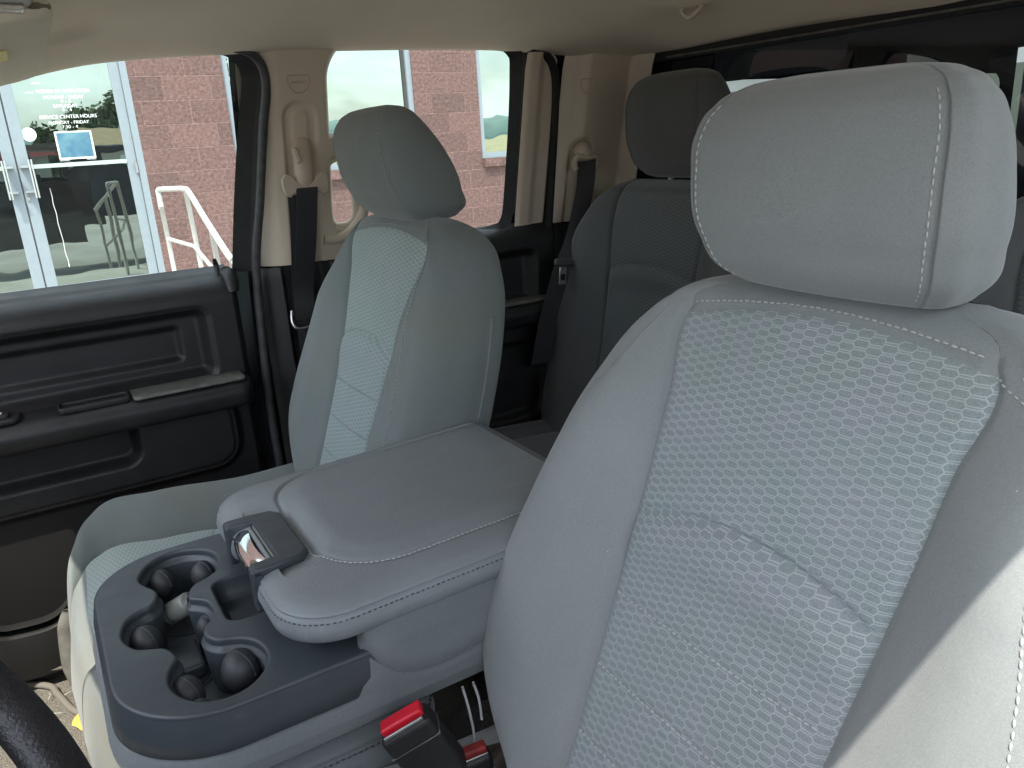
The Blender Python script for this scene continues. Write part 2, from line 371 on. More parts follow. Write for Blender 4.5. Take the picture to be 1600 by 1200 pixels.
def sdrr(X, Y, x0, x1, y0, y1, r):
    """signed distance to a rounded rectangle, negative inside"""
    cx, cy, hx, hy = (x0+x1)/2, (y0+y1)/2, (x1-x0)/2-r, (y1-y0)/2-r
    qx = np.abs(X-cx)-hx; qy = np.abs(Y-cy)-hy
    return np.hypot(np.maximum(qx, 0), np.maximum(qy, 0))+np.minimum(np.maximum(qx, qy), 0)-r
def ss(a, b, x):
    t = np.clip((x-a)/(b-a), 0, 1); return t*t*(3-2*t)
def stitches(name, path, m, parent=None, pitch=.006, ln=.0042, r=.0009, normal=None, lift=.0004):
    P = np.asarray(path, float); d = np.r_[0, np.cumsum(np.linalg.norm(np.diff(P, axis=0), axis=1))]
    parts = []
    for s in np.arange(pitch/2, d[-1], pitch):
        c = np.array([np.interp(s, d, P[:, k]) for k in range(3)]); e = np.array([np.interp(min(s+.002, d[-1]), d, P[:, k]) for k in range(3)])
        t = e-c
        if np.linalg.norm(t) < 1e-9: continue
        t /= np.linalg.norm(t); c = c+rng.normal(0, .00012, 3)
        path_ = [c-t*ln/2, c-t*ln*.3, c, c+t*ln*.3, c+t*ln/2]
        parts.append(tube_geo(path_, [r*.3, r*.9, r, r*.9, r*.3], 6))
    return merge(name, parts, m, parent)
def thing(name, label, cat, loc=(0, 0, 0), group=None):
    o = bpy.data.objects.new(name, None); COL.objects.link(o); o.location = loc; o['label'] = label; o['category'] = cat
    o.empty_display_size = .05
    if group: o['group'] = group
    return o
def tag(o, label, cat, group=None):
    o['label'] = label; o['category'] = cat
    if group: o['group'] = group
    return o
def struct(o, kind='structure'):
    o['kind'] = kind; return o
def ell(c, r, nu=20, nv=14):
    V = []
    for i in range(nv+1):
        a = math.pi*i/nv
        for j in range(nu):
            b = 2*math.pi*j/nu; V.append((c[0]+r[0]*math.sin(a)*math.cos(b), c[1]+r[1]*math.sin(a)*math.sin(b), c[2]+r[2]*math.cos(a)))
    return V, gridfaces(nv+1, nu, False, True)

# ---------------------------------------------------------------- padded seat surfaces
def padded(parent, S, f, th, W, wi, mapf, cover, insert, bol=.034, gtop=(.0, 1), arc=None, lines=(), ns=260, smin=0,
           seam_in=.028, ins_range=None, names=('backrest_cover', 'insert_panel'), arc_h=.022, mats=(CLOTH, HEX), stitch=True, shoulder=None, thread=THREAD, flipuv=1, topseam=None, sides=(-1, 1), drop=0.):
    """S: (s0,s1) range. f(s): depth of the front face, th(s): thickness, W(s),wi(s): half widths,
       g(s) in 0..1 closes the top.  mapf(x,d,s) -> xyz"""
    s_ = np.linspace(S[0], S[1], ns); g = gtop(s_)
    ks = np.r_[0, .25, .5, .68, .8, .88, .93, .96, .98, 1]
    rows, rowi, uvi, sm, aprof = [], [], [], [], []
    if ins_range is None: ins_range = (S[0], S[1])
    for s, gg in zip(s_, g):
        w_, wi_, F_, T_ = W(s), wi(s), f(s), th(s)
        wi_ = min(wi_, w_*.94)
        D_ = w_-wi_
        bl = bol*gg*(shoulder(s) if shoulder else 1)
        c = [(wi_, 0), (wi_+.22*D_, -.55*bl), (wi_+.5*D_, -bl), (w_-seam_in*min(1, D_/.06), -.86*bl), (w_-.006, -.1*bl), (w_, .3*T_), (w_-.004, .62*T_), (w_-.024, .93*T_), (w_*.55, T_), (0, T_)]
        prof = cr(c, 9)
        # groove next to the insert and at the outer seam
        gv = 1-(.92*float(ss(ins_range[1]-.012, ins_range[1]-.002, s)) if drop else 0)
        d0 = np.hypot(prof[:, 0]-c[0][0], prof[:, 1]-c[0][1]); prof[:, 1] += .0045*gv*np.exp(-(d0/.004)**2)*min(1, gg*1.5)
        d1 = np.hypot(prof[:, 0]-c[3][0], prof[:, 1]-c[3][1]); prof[:, 0] -= .002*np.exp(-(d1/.0022)**2)
        aprof.append(prof+[0, F_]); sm.append(prof[24]+[0, F_-.0006])
        rows.append(np.vstack([prof, (prof*[-1, 1])[::-1][1:]])+[0, F_])
        xi = np.r_[-ks[::-1], ks[1:]]*wi_
        dep = -.004*(1-(xi/wi_)**2)*gg+.0045*np.exp(-((wi_-np.abs(xi))/.004)**2)*min(1, gg*1.5)
        ef = np.clip(1-(np.abs(xi)/wi_)**10, 0, 1)
        for l0 in lines: dep += ef*.0015*np.exp(-((s-l0)/.0028)**2)
        if arc is not None:
            za = arc+arc_h*(1-(xi/wi_)**2); q = s-za
            dep += ef*(.0055*np.exp(-(q/.0026)**2)-.007*np.exp(-((q+.022)/.02)**2)*(q < 0))
        rowi.append(np.stack([xi, F_+dep], 1)); uvi.append(np.stack([xi, np.full_like(xi, s*flipuv)], 1))
    rows = np.array(rows); rowi = np.array(rowi); uvi = np.array(uvi)
    Pm = np.array([[mapf(x, d, s) for x, d in r] for r, s in zip(rows, s_)])
    # arc-length for the v coordinate
    ce = np.array([mapf(0, f(s), s) for s in s_]); al = np.r_[0, np.cumsum(np.linalg.norm(np.diff(ce, axis=0), axis=1))]
    uvi[:, :, 1] = al[:, None]
    if ins_range is None: ins_range = (S[0], S[1])
    if drop:
        s1 = ins_range[1]; e1_ = s1-S[0]
        def inpt(x_k, s, top=False):
            q = s-drop*x_k**2*((s-S[0])/e1_ if s <= s1 else max(0, 1-(s-s1)/(S[1]-s1)))
            w_ = min(wi(q), W(q)*.94); gg = float(gtop(np.array([q]))[0])
            d_ = -.004*(1-x_k**2)*gg+.0045*math.exp(-((w_*(1-abs(x_k)))/.004)**2)*min(1, gg*1.5)*(1-.92*float(ss(s1-.012, s1-.002, q)))
            ef = max(0, 1-abs(x_k)**10)
            for l0 in lines: d_ += ef*.0015*math.exp(-((q-l0)/.0028)**2)
            if arc is not None:
                z_ = q-(arc+arc_h*(1-x_k**2)); d_ += ef*(.0055*math.exp(-(z_/.0026)**2)-(.007*math.exp(-((z_+.022)/.02)**2) if z_ < 0 else 0))
            d_ += ef*.003*math.exp(-((s-s1)/.003)**2)
            return x_k*w_, f(q)+d_, q
        kk = np.r_[-ks[::-1], ks[1:]]
        rowi = [[inpt(x, s) for x in kk] for s in s_]
        uvi = np.array([[(p[0], p[2]) for p in r] for r in rowi])
        rowi = np.array(rowi)
        uvi[:, :, 1] = np.interp(rowi[:, :, 2], s_, al)
        Pi3 = np.array([[mapf(x, d, q) for x, d, q in r] for r in rowi])
    k = (s_ >= ins_range[0]) & (s_ <= ins_range[1])
    cov = grid(names[0], Pm, mats[0], parent, flip=False)
    Pi = Pi3 if drop else np.array([[mapf(x, d, s) for x, d in r] for r, s in zip(rowi, s_)])
    ins = grid(names[1], Pi[k], mats[1], parent, uv=uvi[k], flip=True)
    if not k.all():
        k2 = s_ >= ins_range[1]-1e-9; k2[np.argmax(k2)-1] = True
        capo = grid('top_panel', Pi[k2], mats[0], parent, flip=True)
    if stitch:
        segs = []
        for sg in sides:
            segs.append([mapf(sg*q_[0], q_[1], s) for s, q_ in zip(s_, sm) if s < S[0]+.95*(S[1]-S[0])])
        for l0 in lines:
            w0 = wi(l0)*.95; segs.append([mapf(x, f(l0)-.003*(1-(x/w0)**2)-.0003, l0) for x in np.linspace(-w0, w0, 30)])
        if topseam:
            pts_ = [inpt(x, ins_range[1]+.004) for x in np.linspace(-.97, .97, 50)]; segs.append([mapf(p[0], p[1]-.0012, p[2]) for p in pts_])
            for sg in sides:
                ext = []
                for j in range(1, 24):
                    q = ins_range[1]-drop-.0007*j; p = aprof[int(np.argmin(np.abs(s_-q)))][j]; ext.append(mapf(sg*p[0], p[1]-.0008, q))
                segs.append(ext)
        for sgm in segs: stitches('stitching', sgm, thread, parent)
    return Pm

def curve(xs, ys):
    xs, ys = np.array(xs, float), np.array(ys, float)
    def h(x):
        # smooth monotone-ish interpolation
        m = np.gradient(ys, xs); x = np.clip(x, xs[0], xs[-1]); i = np.clip(np.searchsorted(xs, x)-1, 0, len(xs)-2)
        dx = xs[i+1]-xs[i]; t = (x-xs[i])/dx
        return (2*t**3-3*t**2+1)*ys[i]+(t**3-2*t**2+t)*dx*m[i]+(-2*t**3+3*t**2)*ys[i+1]+(t**3-t**2)*dx*m[i+1]
    return h

def headrest(parent, name, cloth, z0=.938, yoff=0, hw=1.0, thread=THREAD, zs=1.0, lean=0., td=1.):
    """cushion with side panels; local z from its lower edge"""
    zz = [.0, .004, .012, .05, .10, .135, .155, .168, .174, .1765]
    fr0, bk0 = None, None
    ln_ = lambda v: (np.array(v)+lean*(np.array(zz)-.04)).tolist()
    fr = curve(zz, ln_([.036, .022, .010, -.012, -.017, -.013, -.004, .008, .020, .031]))
    bk = curve(zz, ln_([.060, .088, .102, .106, .093, .074, .062, .053, .045, .038]))
    wsd = curve(zz, [.060, .072, .082, .098, .102, .100, .092, .078, .060, .040])
    so = np.r_[np.linspace(0, .016, 14), np.linspace(.018, .15, 70), np.linspace(.152, .1765, 34)]
    P = []
    for s in so:
        F_, B_, w_ = fr(s), bk(s), wsd(s)*hw; B_ = F_+(B_-F_)*td; T_ = B_-F_
        k = min(1, T_/.05)
        x = np.linspace(0, 1, 22)
        front = np.stack([x*w_, -.007*k*(1-x**2)], 1)
        c = [(w_, 0), (w_+.010*k, .12*T_), (w_+.017*k*td, .35*T_), (w_+.016*k*td, .65*T_), (w_+.004*k, .9*T_), (w_*.8, T_*.99), (0, T_)]
        side = cr(c, 9)
        d = np.hypot(side[:, 0]-w_, side[:, 1]); side[:, 0] -= .0016*np.exp(-(d/.0018)**2)
        d = w_-front[:, 0]; front[:, 1] += .0018*np.exp(-(d/.003)**2)
        half = np.vstack([front, side[1:]])
        ring = np.vstack([half, (half*[-1, 1])[::-1][1:-1]])
        P.append(np.stack([ring[:, 0], F_+yoff+ring[:, 1], np.full(len(ring), z0+s*zs)], 1))
    h = grid(name, np.array(P), cloth, parent, cv=True, flip=False, capends=True)
    for sg in (-1, 1):
        stitches('headrest_stitching', [(sg*(wsd(s)*hw-.0055), fr(s)+yoff-.0012, z0+s*zs) for s in so[10:92]], thread, h, pitch=.0062, r=.00072)
    # lower welt
    tube('piping', [(x, fr(.004)+yoff-.0005+.006*(x/.07)**2, z0+.006) for x in np.linspace(-.072*hw, .072*hw, 24)], .0014, cloth, h, n=8)
    [tube('post', [(sg*.045, .055+yoff, z0-.03), (sg*.045, .055+yoff, z0+.02)], .006, STEEL, h) for sg in (-1, 1)]
    return h

def front_seat(cx, name, label, dy=0, rec=0., mats=(CLOTH, HEX), Wk=1.0, wik=1.0, hrz=0, seam_in=.030, lean=0., sides=(1,), thread=None, dz=0., hzs=1., td=1., wins=(.092, .106, .113, .119, .127, .131, .116, .07)):
    thread = thread or THREAD
    root = thing(name, label, 'seat', (cx, 0, .30))
    cr_, sr_ = math.cos(rec), math.sin(rec)
    def mapf(x, d, s):
        y, z = d, s-.92
        return (x, y*cr_-z*sr_+dy, z*cr_+y*sr_+.92-.30+dz)
    yf = curve([.42, .55, .681, .748, .85, .905, .922, .933, .940, .945], [-.222, -.158, -.096, -.064, -.020, .004, .012, .021, .034, .052])
    yb = curve([.42, .55, .681, .748, .85, .895, .918, .932, .940, .945], [-.06, -.005, .052, .082, .116, .118, .105, .086, .070, .056])
    Wc = curve([.42, .47, .50, .53, .56, .60, .65, .72, .78, .85, .900, .922, .937, .945], np.array([.10, .13, .172, .222, .252, .268, .272, .264, .250, .224, .192, .166, .138, .10])*Wk)
    wc = curve([.42, .60, .681, .748, .85, .916, .935, .945], np.array(wins)*wik)
    g = lambda s: np.sqrt(np.clip(1-np.clip((s-.875)/.071, 0, 1)**2, 0, 1))
    padded(root, (.42, .945), yf, lambda s: yb(s)-yf(s), Wc, wc, mapf, None, None, gtop=g, arc=.745, lines=(.681, .622, .567, .512), ns=270, ins_range=(.42, .929), drop=.016, mats=mats, names=('backrest', 'insert_panel'),
           seam_in=seam_in, shoulder=lambda s: (.55+.45*float(ss(.50, .62, s)))*(.10+.90*float(ss(.93, .80, s))), topseam=(.932, .128), sides=sides, thread=thread)
    h = headrest(root, 'headrest', mats[0], z0=.94-.30+hrz, yoff=dy, lean=lean, thread=thread, zs=hzs, td=td)
    # cushion
    zt = curve([.0, .10, .25, .36, .40, .425, .435], [.432, .425, .437, .437, .418, .375, .32])
    Wq = curve([.0, .10, .25, .34, .40, .435], [.25, .265, .27, .258, .222, .17])
    wq = curve([.0, .25, .40, .435], [.15, .178, .168, .13])
    def mapc(x, d, s): return (x, -.13-s+dy*.5+.012*abs(x)/.2*ss(.3, .42, s), -d-.30)
    padded(root, (.0, .435), lambda s: -zt(s), lambda s: zt(s)-.23, Wq, wq, mapc, None, None, bol=.066, gtop=lambda s: np.sqrt(np.clip(1-np.clip((s-.30)/.136, 0, 1)**2, 0, 1))*.9+.1,
           arc=.17, arc_h=.03, ns=150, ins_range=(0, .392), names=('seat_cushion', 'cushion_insert'), mats=mats, stitch=False)
    box('seat_base', (0, -.30, .23-.05-.30), (.36, .30, .11), BLACKD, root, .01)
    # zip seam of the rear cover
    path = [mapf((Wc(s)-.0065)*(1 if cx < 0 else -1), yf(s)+.70*(yb(s)-yf(s)), s) for s in np.linspace(.50, .80, 30)]
    tube('cover_piping', path, .0025, mats[0], root, n=8)
    return root

# ================================================================ THE CAB
XS = lambda z: -np.interp(z, [0, .845, 1.2, 1.26], [.80, .80, .715, .69])
# ---- headliner
ys = np.linspace(-.74, .80, 170)
zr = curve([-.74, -.60, -.54, -.462, -.407, -.351, -.25, -.128, .0, .14, .45, .62, .80], [1.09, 1.145, 1.168, 1.188, 1.203, 1.215, 1.226, 1.232, 1.236, 1.239, 1.238, 1.228, 1.218])
topz = curve([-.74, -.62, -.45, -.2, .3, .6, .72, .80], [1.185, 1.215, 1.262, 1.295, 1.305, 1.295, 1.262, 1.222])
P = []
for y in ys:
    z0, zt = zr(y), topz(y); k = max(zt-z0, .01)
    half = cr([(.742, z0+.012), (.722, z0+.001), (.700, z0-.001), (.672, z0+.006), (.62, z0+.30*k+.004), (.55, z0+.62*k), (.44, z0+.86*k), (.25, z0+.97*k), (0, zt)], 9)
    X = np.r_[half[:, 0], -half[::-1][1:, 0]]; Z = np.r_[half[:, 1], half[::-1][1:, 1]]
    rec_v = -(.010)*ss(.02, -.01, sdrr(np.abs(X), np.full_like(X, y), .20, .60, -.9, -.33, .04))  # visor pockets
    rec_m = .012*ss(.03, -.02, sdrr(X, np.full_like(X, y), -.42, .42, -.12, .62, .08))
    Z = Z+rec_m-rec_v*.8
    P.append(np.stack([X, np.full_like(X, y), Z], 1))
hl = grid('headliner', np.array(P), HEADL, flip=True); struct(hl)
# roof skin above (keeps the light out)
P2 = []
for y in np.linspace(-.78, .84, 40):
    zt = topz(min(max(y, -.74), .8))+.02
    X = np.linspace(-.78, .78, 30); z0 = zr(min(max(y, -.74), .8))+.03
    P2.append(np.stack([X, np.full_like(X, y), z0+(zt-z0)*(1-(np.abs(X)/.78)**3)], 1))
rs = grid('roof_skin', np.array(P2), BPAINT); rs['kind'] = 'structure'

# ---- front passenger door
door = thing('passenger_door', 'black front passenger door with dusty armrest and raised glass beside the front seat', 'car door', (-.80, -.155, .30))
def loc(o): o.matrix_parent_inverse = Matrix.Translation(-Vector(o.parent.location)); return o
def par(o, p): o.parent = p; o.matrix_parent_inverse = Matrix.Translation(-Vector(p.location)); return o
Yg, Zg = np.meshgrid(np.linspace(-.95, -.150, 300), np.linspace(.10, .858, 300), indexing='ij')
def doorsurf(Y, Z, yr=-.150):
    h = np.full_like(Y, .030)
    # roll of the window sill
    t = np.clip((Z-.800)/.045, 0, 1); h -= .050*(1-np.sqrt(np.clip(1-t**2, 0, 1)))
    h -= .030*ss(.846, .858, Z)
    h -= .004*ss(.022, .0, np.abs(Z-.792)-.0)*0
    a = sdrr(Y, Z, -1.3, -.213, .655, .793, .022); h -= .034*ss(.004, -.020, a); h -= .0035*np.exp(-((a-.002)/.0022)**2)
    b = sdrr(Y, Z, -1.3, -.262, .690, .760, .012); h -= .012*ss(.003, -.012, b)
    c = sdrr(Y, Z, -1.3, -.200, .475, .61, .045); h -= .0035*np.exp(-(c/.0025)**2); h -= .018*ss(-.0, .02, c)*(Z < .63)
    d = sdrr(Y, Z, -1.3, -.372, .515, .64, .03); h -= .026*ss(.004, -.018, d)
    h += .012*ss(.47, .30, Z)*0
    h -= .012*ss(yr-.012, yr, Y)
    return h
Hd = doorsurf(Yg, Zg)
P = np.stack([-.80+Hd, Yg, Zg], -1)
o = grid('door_panel', P, BLACKP, None, flip=True); par(o, door); o.data.materials.append(BLACKD)
for p_ in o.data.polygons:
    if p_.center.z < .468: p_.material_index = 1  # lower panel coloured near-black in place of shade there
# armrest
def armrest(name, y0, y1, zt, parent, x0=-.795, d=.075, m=BLACKP, top=DUSTP):
    prof = [(0, zt+.004), (d*.35, zt+.002), (d*.8, zt-.003), (d, zt-.016), (d*1.0, zt-.034), (d*.86, zt-.052), (d*.4, zt-.062), (0, zt-.066)]
    pr = cr(prof, 6); L = []
    yy = np.r_[np.linspace(y0, y1-.03, 40), y1-.03+.03*np.sin(np.linspace(.1, 1, 12)*math.pi/2)]
    for y in yy:
        k = 1 if y < y1-.03 else math.sqrt(max(0, 1-((y-(y1-.03))/.03)**2))
        L.append([(x0+.0+p[0]*(.45+.55*k), y, (zt-.03)+(p[1]-(zt-.03))*(.6+.4*k)) for p in pr])
    o = grid(name, np.array(L), m, None, flip=False, capends=True); par(o, parent)
    L2 = [[(x0+q*(.45+.55*(1 if y < y1-.03 else math.sqrt(max(0, 1-((y-(y1-.03))/.03)**2)))), y, zt+.006-.006*q/d) for q in np.linspace(0, d*.86, 8)] for y in yy]
    return o
ar = armrest('armrest', -.95, -.157, .655, door, x0=-.79, d=.085)
# dusty top strip (also paled for sunlight), pull cup and switch plate on the armrest
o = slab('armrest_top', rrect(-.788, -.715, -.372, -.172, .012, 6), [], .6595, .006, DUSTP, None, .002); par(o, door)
cup = rrect(-.768, -.722, -.492, -.375, .010, 6); cin = rrect(-.763, -.728, -.486, -.381, .006, 6)
o = slab('door_pull', cup, [cin], .664, .012, BLACKP, None, .003); par(o, door)
o = box('pull_recess_shade', (-.7455, -.4335, .6565), (.034, .104, .006), BLACKD, None, 0); par(o, ar)  # near-black plate drawn for the shade inside the pull's hole
sw = slab('switch_plate', rrect(-.775, -.722, -.62, -.548, .014, 6), [], .664, .010, BLACKP, None, .003); par(sw, door)
s2 = slab('window_switch', rrect(-.762, -.735, -.608, -.562, .008, 6), [], .670, .010, BLACKP, None, .003); par(s2, sw)
for dy_ in (-.592, -.575):
    q = box('switch_mark', (-.748, dy_, .6706), (.010, .003, .0008), WHITE, None, 0); par(q, s2)
# lock pin
o = tube('lock_pin', [(-.812, -.172, .838), (-.812, -.174, .862), (-.812, -.176, .876)], [.0065, .0055, .0035], BLACKP, None, n=12); par(o, door)
o = tube('sill_cap', [(-.80, -.162, .850), (-.785, -.158, .846), (-.772, -.158, .832), (-.768, -.158, .815)], [.012, .014, .013, .010], BLACKP, None, n=12); par(o, door)
# map pocket with pale lip
Lp = [(-.70, -.95, .302), (-.70, -.70, .300), (-.705, -.640, .287), (-.712, -.575, .283), (-.73, -.535, .312), (-.755, -.515, .345)]
pth = cr(Lp, 8)
V = []
for p in pth: V += [p+[0, 0, .005], p+[-.022, 0, .006], p+[-.024, 0, -.008], p+[.004, 0, -.010], p+[.003, 0, -.10], p+[-.07, 0, -.13]]
o = grid('map_pocket', np.array(V).reshape(-1, 6, 3), BLACKP, None, flip=False); o.data.materials.append(BLACKD); par(o, door)
bevel(o, .002, 2)
for p_ in o.data.polygons:
    if p_.index % 5 >= 3: p_.material_index = 1
# outer skin of the door
def skin(name, y0, y1, parent, z0=-.12, z1=.835):
    L = []
    for y in np.linspace(y0, y1, 12):
        L.append([(-.865-.035*math.sin(max(0, min(1, (z-z0)/(z1-z0)))*math.pi), y, z) for z in np.linspace(z0, z1, 24)])
    o = grid(name, np.array(L), BPAINT, None, flip=True); par(o, parent); return o
skin('outer_skin', -1.15, -.11, door)
# glass
def sidez(y, z, off=0): return (XS(z)-off, y, z)
def pane(name, poly, m, parent, off=.012):
    pts = resample(np.array(poly), 90); c = pts.mean(0)
    V = [sidez(p[0], p[1], off) for p in pts]+[sidez(c[0], c[1], off)]
    n = len(pts); o = raw(name, V, [(i, (i+1) % n, n) for i in range(n)], m, None); par(o, parent); return o
pane('window_glass', [(-.95, .83), (-.128, .83), (-.10, 1.0), (-.078, 1.15), (-.072, 1.19), (-.09, 1.235), (-.13, 1.25), (-.30, 1.25), (-.45, 1.22), (-.6, 1.16), (-.80, .98), (-.95, .86)], GLASS, door, .020)
# black glass run on the door's trailing frame: flat strip inside the opening
def strip(name, inner, outer, m, parent, o_in=0, o_out=0, n=60):
    A, B = resample(np.array(inner), n, False), resample(np.array(outer), n, False)
    P = np.array([[sidez(a[0]+(b[0]-a[0])*t, a[1]+(b[1]-a[1])*t, o_in+(o_out-o_in)*t) for t in np.linspace(0, 1, 4)] for a, b in zip(A, B)])
    o = grid(name, P, m, None, flip=False); par(o, parent); return o
INN = cr([(-.146, .845), (-.128, .98), (-.107, 1.111), (-.095, 1.170), (-.092, 1.195), (-.097, 1.214), (-.110, 1.226), (-.128, 1.232), (-.20, 1.236)], 8)
OUT = cr([(-.115, .845), (-.098, .98), (-.080, 1.111), (-.070, 1.165), (-.069, 1.195), (-.076, 1.216), (-.092, 1.230), (-.118, 1.238), (-.20, 1.242)], 8)
strip('glass_run', INN, OUT, SEAL, door, .016, .004)
strip('frame_inner', OUT, OUT+[.012, .004], SEAL, door, .004, -.004)
# ---- front door body seal
seal1 = tube('door_seal', [sidez(y, z, -.004) for y, z in cr([(-.118, .42), (-.118, .60), (-.104, .845), (-.084, .98), (-.066, 1.111), (-.056, 1.165), (-.056, 1.20), (-.066, 1.222), (-.086, 1.236), (-.12, 1.243)], 10)], .0085, SEALG, None, n=10, up=(1, 0, 0))
tag(seal1, 'dark grey rubber seal running up the front door opening beside the belt pillar', 'door seal')

# ---- B pillar trim: beige upper part with adjuster slot
bp = thing('belt_pillar_trim', 'beige trim panel on the pillar behind the front door, black below the window line', 'pillar trim', (-.78, 0, .30))
Y, Z = np.meshgrid(np.linspace(-.098, .150, 190), np.linspace(.8475, 1.250, 250), indexing='ij')
def wopen(Y, Z): return sdrr(Y, Z, .062, .470, .872, 1.262, .075)   # rear window opening
holeS = sdrr(Y, Z, .053, .105, .918, 1.043, .022)
loopS = np.hypot(np.maximum(np.abs(Z-.985)-.030, 0)/1.0, 0)
Sw = wopen(Y, Z); Sk = np.minimum(Sw, .152-Y)
# web that carries the grab loop
web = sdrr(Y, Z, -.05, .128, .895, 1.092, .045)
solid = np.maximum(-Sw, -1e9)
S_keep = np.maximum(Sw, np.minimum(-web, holeS))       # outside the window, or in the web but not in the small hole
S_keep = np.minimum(S_keep, .146-Y)
X = XS(Z)+0.0
edge = np.maximum(0, 1-(Y+.086)/.040); X = X-.030*np.clip(edge, 0, 1)**2-.0
X = X-.014*np.clip(1-S_keep/.012, 0, 1)**2
rec = sdrr(Y, Z, -.030, .034, .70, 1.152, .030)
X = X-.006*ss(.004, -.006, rec)+.0035*ss(.0, -.012, rec+.010)
X = X+.010*ss(-.075, -.03, Y)*ss(.13, .05, Y)
o = clipgrid('upper_trim', np.stack([X, Y, Z], -1), S_keep, BEIGE, None, flip=True); par(o, bp)
# rounded loop edge
lp = cr([(.068, 1.082), (.100, 1.066), (.1225, 1.030), (.128, .985), (.122, .935), (.098, .903), (.066, .890), (.035, .892)], 8)
o = tube('grab_loop', [sidez(y, z, -.004) for y, z in lp], [.011]*len(lp), BEIGE, None, n=12, sx=1.15, up=(1, 0, 0)); par(o, bp)
tube_in = tube('loop_rim', [sidez(y, z, .002) for y, z in rrect(.049, .109, .914, 1.047, .026, 8)], .0065, BEIGE, None, n=10, closed=True, up=(1, 0, 0)); par(tube_in, bp)
# shield emblem
def emblem(yc, zc, parent, off=-.012):
    sh = cr([(-.020, .012), (-.012, .0135), (0, .014), (.012, .0135), (.020, .012), (.019, -.002), (.010, -.013), (0, -.016), (-.010, -.013), (-.019, -.002)], 5, True)
    o = tube('airbag_mark', [sidez(yc+a, zc+b, off) for a, b in sh], .0009, BEIGE_D, None, n=6, closed=True); par(o, parent)
def text(body, size, m, parent, mw, ext=.0004, align='CENTER', name='lettering', lab=None):
    cu = bpy.data.curves.new(name, 'FONT'); cu.body = body; cu.size = size; cu.extrude = ext; cu.align_x = align; cu.align_y = 'CENTER'
    t = bpy.data.objects.new('t', cu); COL.objects.link(t); dg = bpy.context.evaluated_depsgraph_get(); dg.update()
    me = bpy.data.meshes.new_from_object(t.evaluated_get(dg)); bpy.data.objects.remove(t); bpy.data.curves.remove(cu)
    me.transform(mw); me.materials.clear(); o = link(name, me, None, m)
    if parent: par(o, parent)
    return o
emblem(.003, 1.182, bp)
mw = Matrix.Translation(sidez(.003, 1.184, -.0125)) @ Matrix(((0, 0, 1, 0), (1, 0, 0, 0), (0, 1, 0, 0), (0, 0, 0, 1)))
text('AIRBAG', .0082, BEIGE_D, bp, mw, name='airbag_lettering')
# lower black part
Y, Z = np.meshgrid(np.linspace(-.112, .14, 90), np.linspace(.10, .8455, 150), indexing='ij')
X = -.80+.0-.05*np.clip(1-(Y+.108)/.045, 0, 1)**2+.012*ss(-.07, -.05, Y)-.03*ss(-.058, -.046, Y)*ss(.05, .03, Y)*ss(.60, .66, Z)-.02*ss(.5, .3, Z)*0
X = X+.004*ss(.846, .830, Z)
o = grid('lower_trim', np.stack([X, Y, Z], -1), BLACKP, None, flip=True); par(o, bp)
o = box('rocker_trim', (-.80, -.52, .11), (.10, 1.1, .10), BLACKP, None, .02); par(o, bp)

# ---- outer body metal behind the trims
def shell(nm, y0, y1, z0, z1, parent, off=.034):
    Y, Z = np.meshgrid(np.linspace(y0, y1, 12), np.linspace(z0, z1, 30), indexing='ij')
    o = grid(nm, np.stack([XS(Z)-off, Y, Z], -1), BPAINT, None, flip=True); par(o, parent); return o
shell('outer_pillar', -.108, .046, .10, 1.30, bp)
shell('outer_pillar', -.17, -.10, .10, .848, bp, .012)
shell('outer_pillar', .044, .13, .10, .905, bp)
struct(grid('roof_rail', np.array([[(-.745-.03*t, y, float(zr(y))+.004+.10*t) for t in (0, 1)] for y in np.linspace(-.74, .80, 60)]), BPAINT))
# ---- front passenger belt
bl = thing('front_seat_belt', 'black belt hanging from a beige shoulder loop on the front pillar', 'seat belt', (-.75, 0, .99))
xb = float(XS(1.03))+.012
cap = cr([(xb+.000, .002, 1.092), (xb+.012, .002, 1.088), (xb+.020, .001, 1.070), (xb+.024, -.001, 1.04), (xb+.024, -.003, 1.015), (xb+.020, -.005, .998), (xb+.010, -.006, .992)], 6)
wd = np.interp(np.linspace(0, 1, len(cap)), [0, .1, .3, .7, .9, 1], [.006, .015, .019, .019, .016, .008])
L = [[c+np.array([0, math.sin(a)*w_, 0])+np.array([math.cos(a)*.012-.012, 0, 0]) for a in np.linspace(-math.pi/2, math.pi/2, 15)] for c, w_ in zip(cap, wd)]
o = grid('height_adjuster', np.array(L), BEIGE_D, None, flip=True); par(o, bl)
o = box('adjuster_button', (xb+.025, -.016, 1.058), (.010, .010, .030), BEIGE, None, .003, Matrix.Rotation(.25, 3, 'X')); par(o, bl)
dr = cr([(-.048, 1.010), (-.046, 1.022), (-.030, 1.024), (-.020, 1.010), (0, .998), (.022, 1.008), (.034, 1.022), (.048, 1.018), (.050, 1.000), (.042, .984), (.030, .984), (.024, .993), (0, .992), (-.024, .993), (-.030, .984), (-.042, .984), (-.050, .996)], 5, True)
dr = cr([(-.052, 1.004), (-.050, 1.018), (-.038, 1.025), (-.026, 1.020), (-.018, 1.009), (0, 1.004), (.018, 1.009), (.026, 1.020), (.038, 1.025), (.050, 1.018), (.052, 1.004), (.047, .988), (.036, .982), (.027, .988), (.0, .990), (-.027, .988), (-.036, .982), (-.047, .988)], 5, True)[::-1]
eye = [cr([(sg*.043, 1.004), (sg*.038, 1.013), (sg*.031, 1.009), (sg*.028, 1.000), (sg*.034, .993), (sg*.041, .996)], 5, True) for sg in (-1, 1)]
o = slab('shoulder_loop', dr*[.88, 1]+[-.003, 0], [], 0, .009, BEIGE_D, None, .003, 3)
